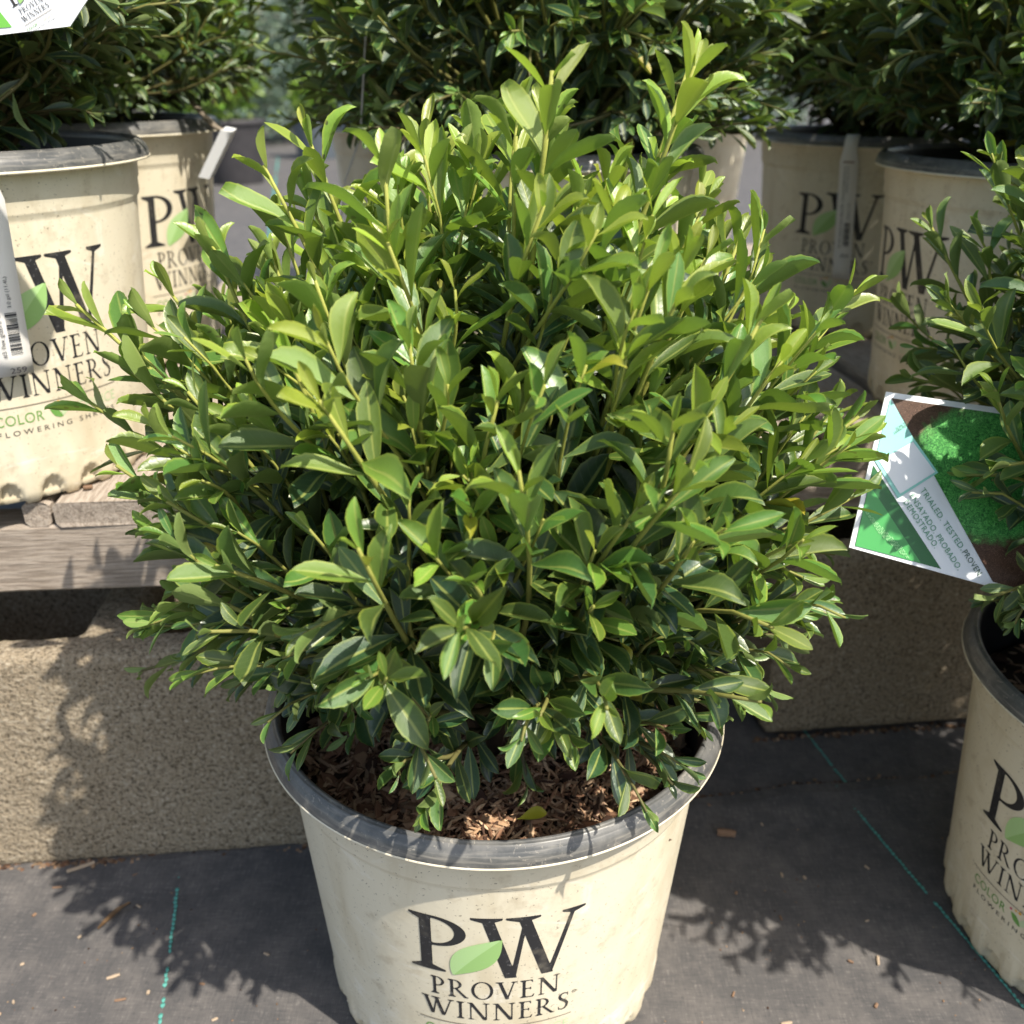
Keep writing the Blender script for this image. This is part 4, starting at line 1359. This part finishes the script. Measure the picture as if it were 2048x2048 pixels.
def hanging_strip(key, ang, length, width, label, lean=0.0, text=True):
    """paper strip looped over a pot rim and hanging down the wall"""
    p = PO[key]
    root = empty('hanging_strip', p.location, ang)
    tag(root, label, 'label strip', 'printed strips looped over pot rims')
    prof = [(0.1270, 0.200), (0.1288, 0.2240), (0.1312, 0.2272), (0.1350, 0.2268), (0.1392, 0.2230), (0.1416, 0.2175), (0.1421, 0.2110), (0.1408, 0.2000)]
    zz = 0.19
    while zz > 0.2230 - length:
        prof.append((max(body_r(zz) + 0.0055, 0.1405 - (0.2 - zz) * .10), zz)); zz -= 0.012
    V, F = [], []
    def pt(i, u):
        r, z = prof[i]
        w = width * (0.72 if z > 0.200 else 1.0)
        x = u * w / 2 + lean * (0.21 - z) * (1 if z < .21 else 0)
        return (x, -math.sqrt(max(r * r - x * x * .6, 1e-6)), z)
    n = len(prof)
    for i in range(n): V += [pt(i, -1), pt(i, 0), pt(i, 1)]
    for i in range(n - 1):
        for k in range(2): F.append((i * 3 + k, (i + 1) * 3 + k, (i + 1) * 3 + k + 1, i * 3 + k + 1))
    o = mesh_obj('paper', V, F, M_LABEL, root, smooth=True)
    md = o.modifiers.new('thickness', 'SOLIDIFY'); md.thickness = 0.0004; md.offset = -1
    zr = [q_[1] for q_ in prof]; rr_ = [q_[0] for q_ in prof]
    def on(z, x, lift=0.0005):
        r = float(np.interp(-z, [-a for a in zr[5:]], rr_[5:])) + lift
        xx = x + lean * (0.21 - z)
        return (xx, -math.sqrt(r * r - xx * xx * .6), z)
    def patch(name, pts, m, faces=None): return mesh_obj(name, [on(z, x) for x, z in pts], faces or [tuple(range(len(pts)))], m, root)
    patch('staple', [(-.006, .1985), (.006, .1985), (.006, .1998), (-.006, .1998)], M_STAPLE)
    if text:
        def vertical(name, s, x, ztop, zbot, h, m=M_PRINTK):
            v, f = sans_word(s, h, ztop - zbot, 1.0)
            # text reads upwards along the strip
            patch(name, [(x - p[1], (ztop + zbot) / 2 + p[0]) for p in v], m, f)
        b = length
        vertical('printed_line', 'Grown by: Medford Nursery', -0.0030, 0.195, 0.158, 0.0021)
        vertical('printed_line', 'Medford, New Jersey', 0.0005, 0.195, 0.167, 0.0021)
        vertical('printed_line', '#3 Ilex glabra Gem Box NS', -0.0030, 0.154, 0.106, 0.0025)
        vertical('printed_line', '3.0 gal (11.4L)', 0.0040, 0.156, 0.137, 0.0021)
        rr2 = random.Random(8); z = 0.134; acc = Acc()
        while z > 0.108:
            h = rr2.choice((.0004, .0004, .0008, .0012))
            acc.add([on(z, -.0005), on(z, .0062), on(z - h, .0062), on(z - h, -.0005)], [(3, 2, 1, 0)])
            z -= h + rr2.choice((.0004, .0005, .0009))
        mesh_obj('barcode', acc.v, acc.f, M_PRINTK, root)
        v, f = sans_word('259', 0.0036, 0.0095)
        patch('printed_number', [(p[0] + .002, p[1] + 0.0955) for p in v], M_PRINTK, f)
    return root
hanging_strip('L', 0.69, 0.138, 0.0215, 'white paper strip with a barcode and 259 hanging over a pot rim', -0.02)
hanging_strip('Q', -0.50, 0.165, 0.0200, 'narrow creased strip hanging across a printed monogram in the shade', 0.06)
hanging_strip('C', -1.30, 0.12, 0.0180, 'short strip on the hidden pot behind the shrub top', 0.0, text=False)

# folded stake tag at the rim of pot B
fb = empty('folded_tag', (-0.262, 0.90, 0.50))
tag(fb, 'white tag on a bent brown stake leaning out over a pot rim by the aisle', 'plant tag')
mesh_obj('stake', *tube_arrays([(-0.078, 0.10, 0.060), (-0.040, 0.05, 0.042), (-0.005, 0.0, 0.022), (0.004, 0.0, 0.017)], [.0026, .0026, .0024, .002], 6), plain('bent_stake', (.24, .20, .15), .6, .3), fb)
V, F = [], []
for i in range(6):
    t_ = i / 5
    x, z = 0.006 - 0.0255 * t_, 0.0175 - 0.040 * t_
    V += [(x - 0.005, -0.004, z + .002), (x + .0035, 0.0, z), (x + .004, 0.016, z + .002), (x - .0045, 0.014, z + .004)]
for i in range(5):
    for k in range(4): F.append((i * 4 + k, i * 4 + (k + 1) % 4, (i + 1) * 4 + (k + 1) % 4, (i + 1) * 4 + k))
F += [(0, 3, 2, 1), (20, 21, 22, 23)]
mesh_obj('card', V, F, M_WHITE, fb)

wr = mesh_obj('wire', *tube_arrays([(-0.1130, 0.80, 0.600), (-0.1169, 0.80, 0.566), (-0.1225, 0.80, 0.520), (-0.1369, 0.80, 0.487), (-0.150, 0.81, 0.42), (-0.158, 0.82, 0.30)], [.0009] * 6, 6), M_STEEL)
tag(wr, 'thin steel wire running down beside the shrub at the aisle edge', 'wire')

# ------------------------------------------------------------------ litter on the fabric
rb = random.Random(17)
def bark_chip(x, y, l, w, t, mat, rz, name='bark_chip', z=0.0002):
    V, F = [], []
    ns = 6
    for i in range(ns):
        q_ = i / (ns - 1)
        ww = w * (0.75 + 0.25 * math.sin(math.pi * q_)) * rb.uniform(.85, 1.1)
        for k in range(7):
            a = 2 * math.pi * k / 7
            V.append((-l / 2 + l * q_ + rb.uniform(-.04, .04) * l, math.cos(a) * ww / 2 * rb.uniform(.9, 1.1), t / 2 + math.sin(a) * t / 2 * rb.uniform(.85, 1.0)))
    for i in range(ns - 1):
        for k in range(7):
            k2 = (k + 1) % 7
            F.append((i * 7 + k, i * 7 + k2, (i + 1) * 7 + k2, (i + 1) * 7 + k))
    F += [tuple(range(7))[::-1], tuple(range((ns - 1) * 7, ns * 7))]
    o = mesh_obj(name, V, F, mat, loc=(x, y, z))
    o.rotation_euler = (0, 0, rz)
    return o
tag(bark_chip(0.1774, 0.5819, .0145, .0075, .0065, M_CHIP, -0.15), 'thick brown bark chunk lying on the fabric right of the front pot', 'bark chip')
spots = [(0.13, 0.60), (0.205, 0.55), (0.165, 0.622), (0.235, 0.47), (0.16, 0.44), (0.185, 0.41), (0.24, 0.43), (0.30, 0.40), (0.27, 0.455), (0.14, 0.405), (0.20, 0.50), (0.225, 0.53), (0.255, 0.49), (0.29, 0.55),
         (-0.30, 0.53), (-0.31, 0.47), (-0.26, 0.435), (-0.36, 0.49), (-0.345, 0.45), (-0.285, 0.515), (-0.275, 0.455), (-0.245, 0.44), (-0.20, 0.42), (-0.21, 0.44), (-0.33, 0.42), (-0.30, 0.41), (-0.355, 0.525), (-0.18, 0.46), (0.17, 0.53), (0.215, 0.60)]
for i, (x, y) in enumerate(spots):
    big = rb.random() < .22
    o = bark_chip(x + rb.uniform(-.01, .01), y + rb.uniform(-.01, .01), rb.uniform(.005, .009) if big else rb.uniform(.0022, .0045), rb.uniform(.0014, .0028), rb.uniform(.0010, .002), rb.choice((M_CHIP, M_CHIPPALE, M_CHIPPALE)), rb.uniform(0, 3.1))
    tag(o, 'small loose bark fragment lying on the dark fabric', 'bark chip', 'small bark fragments scattered on the fabric')
tag(bark_chip(-0.337, 0.5435, .020, .0035, .003, M_CHIPPALE, 0.5, 'wood_splinter'), 'pale wood splinter lying along the foot of the sunlit concrete block', 'splinter')
tag(bark_chip(-0.3005, 0.6055, .006, .004, .003, M_CHIP, 0.3, z=0.2985), 'reddish bark bit lying on the sunlit pallet boards', 'bark chip')
# curled dead leaf
V, F = [], []
for i in range(9):
    t_ = i / 8
    w = 0.0021 * math.sin(math.pi * min(1, t_ * .85 + .1)) + .0003
    x, y, z = 0.026 * t_, 0.006 * math.sin(t_ * 2.2), 0.0006 + 0.004 * t_ ** 2
    V += [(x, y - w, z + .0016), (x, y, z), (x, y + w, z + .0016)]
for i in range(8):
    for k in range(2): F.append((i * 3 + k, i * 3 + k + 1, i * 3 + k + 4, i * 3 + k + 3))
dl = mesh_obj('dead_leaf', V, F, plain('dead_leaf_brown', (.11, .065, .03), .7, .3, .4, 200), smooth=True, loc=(-0.2995, 0.485, 0.0004))
dl.rotation_euler = (0, 0, .7)
tag(dl, 'curled brown dead leaf on the fabric left of the front pot', 'leaf')
fl = bpy.data.objects.new('fallen_leaf', SINGLE[1].copy())
fl.data.materials.clear(); fl.data.materials.append(plain('yellow_leaf', (0.42, 0.40, 0.03), .5, .4, .3, 200))
COL.objects.link(fl)
fl.location = (0.004, 0.3985, 0.1905); fl.scale = (0.008, 0.017, 0.017); fl.rotation_euler = (0.1, 0.15, -1.3)
tag(fl, 'small yellow leaf fallen on the mulch in the large front pot', 'leaf')
# crumbs of dirt caught along the hem and at the foot of the blocks
def crumbs(name, line, n, width, label, z, seed, smin=.0008, smax=.0028):
    r = random.Random(seed)
    V, F, T = [], [], []
    for _ in range(n):
        t_ = r.random()
        x, y = line(t_)
        x += r.gauss(0, width * .5); y += r.gauss(0, width)
        l = r.uniform(smin, smax)
        cv, cf = chip_shape(r, l * r.uniform(1, 2.5), l, l * .7)
        M = Matrix.Translation((x, y, z + l * .3)) @ Matrix.Rotation(r.uniform(0, 6.28), 4, 'Z')
        o = len(V)
        V += [tuple(M @ Vector(p)) for p in cv]; F += [tuple(i + o for i in f) for f in cf]
        k = r.uniform(.4, 1.0)
        T += [tuple(c * k for c in r.choice(CHIP_COLS))] * len(cf)
    o = tint_mesh(name, V, F, T, M_CHIPS)
    return tag(o, label, 'dirt', kind='stuff')
crumbs('dirt_crumbs', lambda t: (0.10 + 0.36 * t, seam_y(0.10 + 0.36 * t) + .001), 420, .0018, 'brown dirt caught along the hem of the fabric sheet', -.003, 4)
crumbs('dirt_crumbs', lambda t: (-0.47 + 0.36 * t, 0.5352 + .0997 * (-0.47 + .36 * t + .49) - .002), 520, .0022, 'bark and dirt gathered at the foot of the sunlit block', 0, 5)
crumbs('dirt_crumbs', lambda t: (0.23 + 0.36 * t, 0.711 + .115 * (-.01 + .36 * t)), 260, .002, 'dirt gathered at the foot of the shaded block', -.005, 6)
crumbs('dirt_crumbs', lambda t: (-0.5 + 1.1 * t, 0.38 + .2 * ((t * 7.31) % 1)), 260, .03, 'fine bark dust scattered over the fabric', 0, 7, .0004, .0011)

# ------------------------------------------------------------------ far background: pots, bushes and blue spruces along the aisle
def far_pot(x, y, r0, h, mat, label):
    V, F = lathe([(r0 * .80, 0), (r0 * .82, .01), (r0 * .95, h * .90), (r0 * .96, h * .93), (r0, h * .935), (r0 * 1.01, h), (r0 * .95, h), (r0 * .93, h * .86), (0.001, h * .85)], 40)
    root = empty('nursery_pot', (x, y, -.005))
    mesh_obj('wall', V, F, mat, root, smooth=True)
    V, F = lathe([(r0 * 1.015, h * .93), (r0 * 1.03, h * .96), (r0 * 1.02, h * 1.005), (r0 * .96, h * 1.01)], 40)
    mesh_obj('rim', V, F, mat, root, smooth=True)
    return tag(root, label, 'plant pot', 'plain nursery pots far down the aisle')
def far_bush(x, y, z, rx, rz_, n, seed, label, leaf=.05, youth=(.4, 1.0), flowers=0):
    r = np.random.default_rng(seed)
    d = r.normal(size=(n, 3)); d /= np.linalg.norm(d, axis=1)[:, None]
    rad = r.uniform(.35, 1.0, n) ** .6 * (1 + .18 * np.sin(d[:, 0] * 7 + seed) * np.cos(d[:, 2] * 6))
    P = d * rad[:, None] * [rx, rx, rz_]
    P[:, 2] += rz_
    LV = dict(p=P, L=leaf * r.uniform(.7, 1.3, n), W=leaf * r.uniform(.35, .6, n), var=r.integers(0, NV, n))
    a = d + r.normal(0, .6, (n, 3)) + [0, 0, .4]
    LV['a'], LV['n'], LV['s'] = leaf_frames(P, a, r.normal(0, .5, (n, 3)) + [0, 0, 1])
    LV['t'] = np.stack([r.uniform(*youth, n) * np.clip(rad, .4, 1), r.random(n) * .88, np.zeros(n)], 1)
    root = empty('leafy_bush', (x, y, z))
    tag(root, label, 'bush')
    o = joined_leaves('crown', LV, M_FARLEAF, root, np.arange(n)); o['kind'] = 'stuff'
    acc = Acc()
    for k in range(7):
        e = d[k] * [rx * .6, rx * .6, rz_ * .5] + [0, 0, rz_]
        acc.add(*tube_arrays([(0, 0, -.06), tuple(e * .5), tuple(e)], [.012, .008, .004], 6))
    mesh_obj('stems', acc.v, acc.f, M_BARK, root, smooth=True)
    if flowers:
        acc = Acc()
        for k in range(flowers):
            c = P[k] * 1.02
            acc.add(*[(lambda b: ([(c[0] + p[0], c[1] + p[1], c[2] + p[2]) for p in b[0]], b[1]))(box_arrays(.028, .028, .02))][0])
        o = mesh_obj('blossoms', acc.v, acc.f, plain('red_blossom', (.60, .07, .03), .6, .3), root); o['kind'] = 'stuff'
    return root
far_pot(-1.56, 5.55, .185, .33, M_FARPOT, 'dusty black pot standing in the aisle behind the folded tag')
far_bush(-1.68, 5.55, .27, .27, .26, 1300, 1, 'bright green bush with a few red blossoms in the dusty black pot', .055, (.35, .95), 9)
far_pot(-3.02, 12.9, .19, .42, M_FARPOT, 'small dark pot at the far end of the aisle')
far_bush(-3.02, 12.9, .36, .28, .26, 700, 5, 'dark bush in the pot at the far end of the aisle', .07, (.1, .5))
far_pot(-1.42, 7.2, .17, .26, M_SILVERPOT, 'blue-grey pot beside the aisle under the yellow-green bush')
far_bush(-1.42, 7.2, .22, .15, .16, 700, 3, 'yellow-green bush in the blue-grey pot', .05, (.6, 1.0))
far_pot(-2.55, 6.8, .19, .33, M_FARPOT, 'black pot hidden behind the red-blossomed bush')
far_bush(-2.55, 6.8, .26, .36, .34, 1100, 8, 'mid green bush left of the red-blossomed one', .055, (.2, .7))

def make_spruce(seed, h=2.0):
    r = np.random.default_rng(seed)
    root = empty('blue_spruce')
    V, F = tube_arrays([(0, 0, 0), (0.01, 0, h * .4), (0, .01, h * .8), (0, 0, h)], [.035, .026, .012, .004], 8)
    mesh_obj('trunk', V, F, M_BARK, root, smooth=True)
    P, Aa, Nn = [], [], []
    br = Acc()
    for k in range(110):
        q_ = (k + r.random()) / 110
        z = h * (.08 + .90 * q_)
        L_ = (1 - q_) ** .85 * h * .36 + .06
        ph = k * 2.4 + r.normal(0, .3)
        d = np.array([math.cos(ph), math.sin(ph), -.10 + .45 * q_])
        br.add(*tube_arrays([(0, 0, z), tuple(np.array([0, 0, z]) + d * L_ * .5 + [0, 0, -.02]), tuple(np.array([0, 0, z]) + d * L_)], [.006, .004, .002], 4))
        n = int(12 + 90 * L_)
        for i in range(n):
            t_ = .22 + .78 * r.random()
            c = np.array([0, 0, z]) + d * L_ * t_ + r.normal(0, .018 + .05 * L_ * (1.1 - t_), 3)
            P.append(c); Aa.append(d + r.normal(0, .75, 3)); Nn.append(r.normal(0, .6, 3) + [0, 0, 1])
    n = len(P)
    LV = dict(p=np.array(P), L=r.uniform(.05, .09, n), W=r.uniform(.010, .022, n), var=r.integers(0, NV, n))
    LV['a'], LV['n'], LV['s'] = leaf_frames(LV['p'], np.array(Aa), np.array(Nn))
    LV['t'] = np.stack([r.uniform(.3, 1, n), r.random(n) * .88, np.zeros(n)], 1)
    mesh_obj('branches', br.v, br.f, M_BARK, root)['kind'] = 'stuff'
    o = joined_leaves('crown', LV, M_NEEDLE, root, np.arange(n)); o['kind'] = 'stuff'
    return root
sp0 = make_spruce(4)
SP = [(-2.55, 8.6, .9), (-3.35, 9.6, 1.1), (-1.75, 9.0, .95), (-2.35, 11.2, 1.2), (-3.9, 12.4, 1.4), (-0.9, 9.6, 1.05), (0.4, 10.2, 1.15), (1.8, 10.0, 1.1), (3.2, 10.6, 1.2), (4.8, 11.0, 1.3), (-4.6, 10.2, 1.2), (-1.6, 13.5, 1.6), (-5.6, 14.0, 1.7)]
for i, (x, y, s) in enumerate(SP):
    o = sp0 if i == 0 else copy_tree(sp0)
    o.location = (x, y, -.005); o.rotation_euler = (0, 0, i * 1.3); o.scale = (s, s, s)
    tag(o, 'blue-green spruce standing at the far end of the aisle', 'spruce', 'blue spruces beyond the aisle')
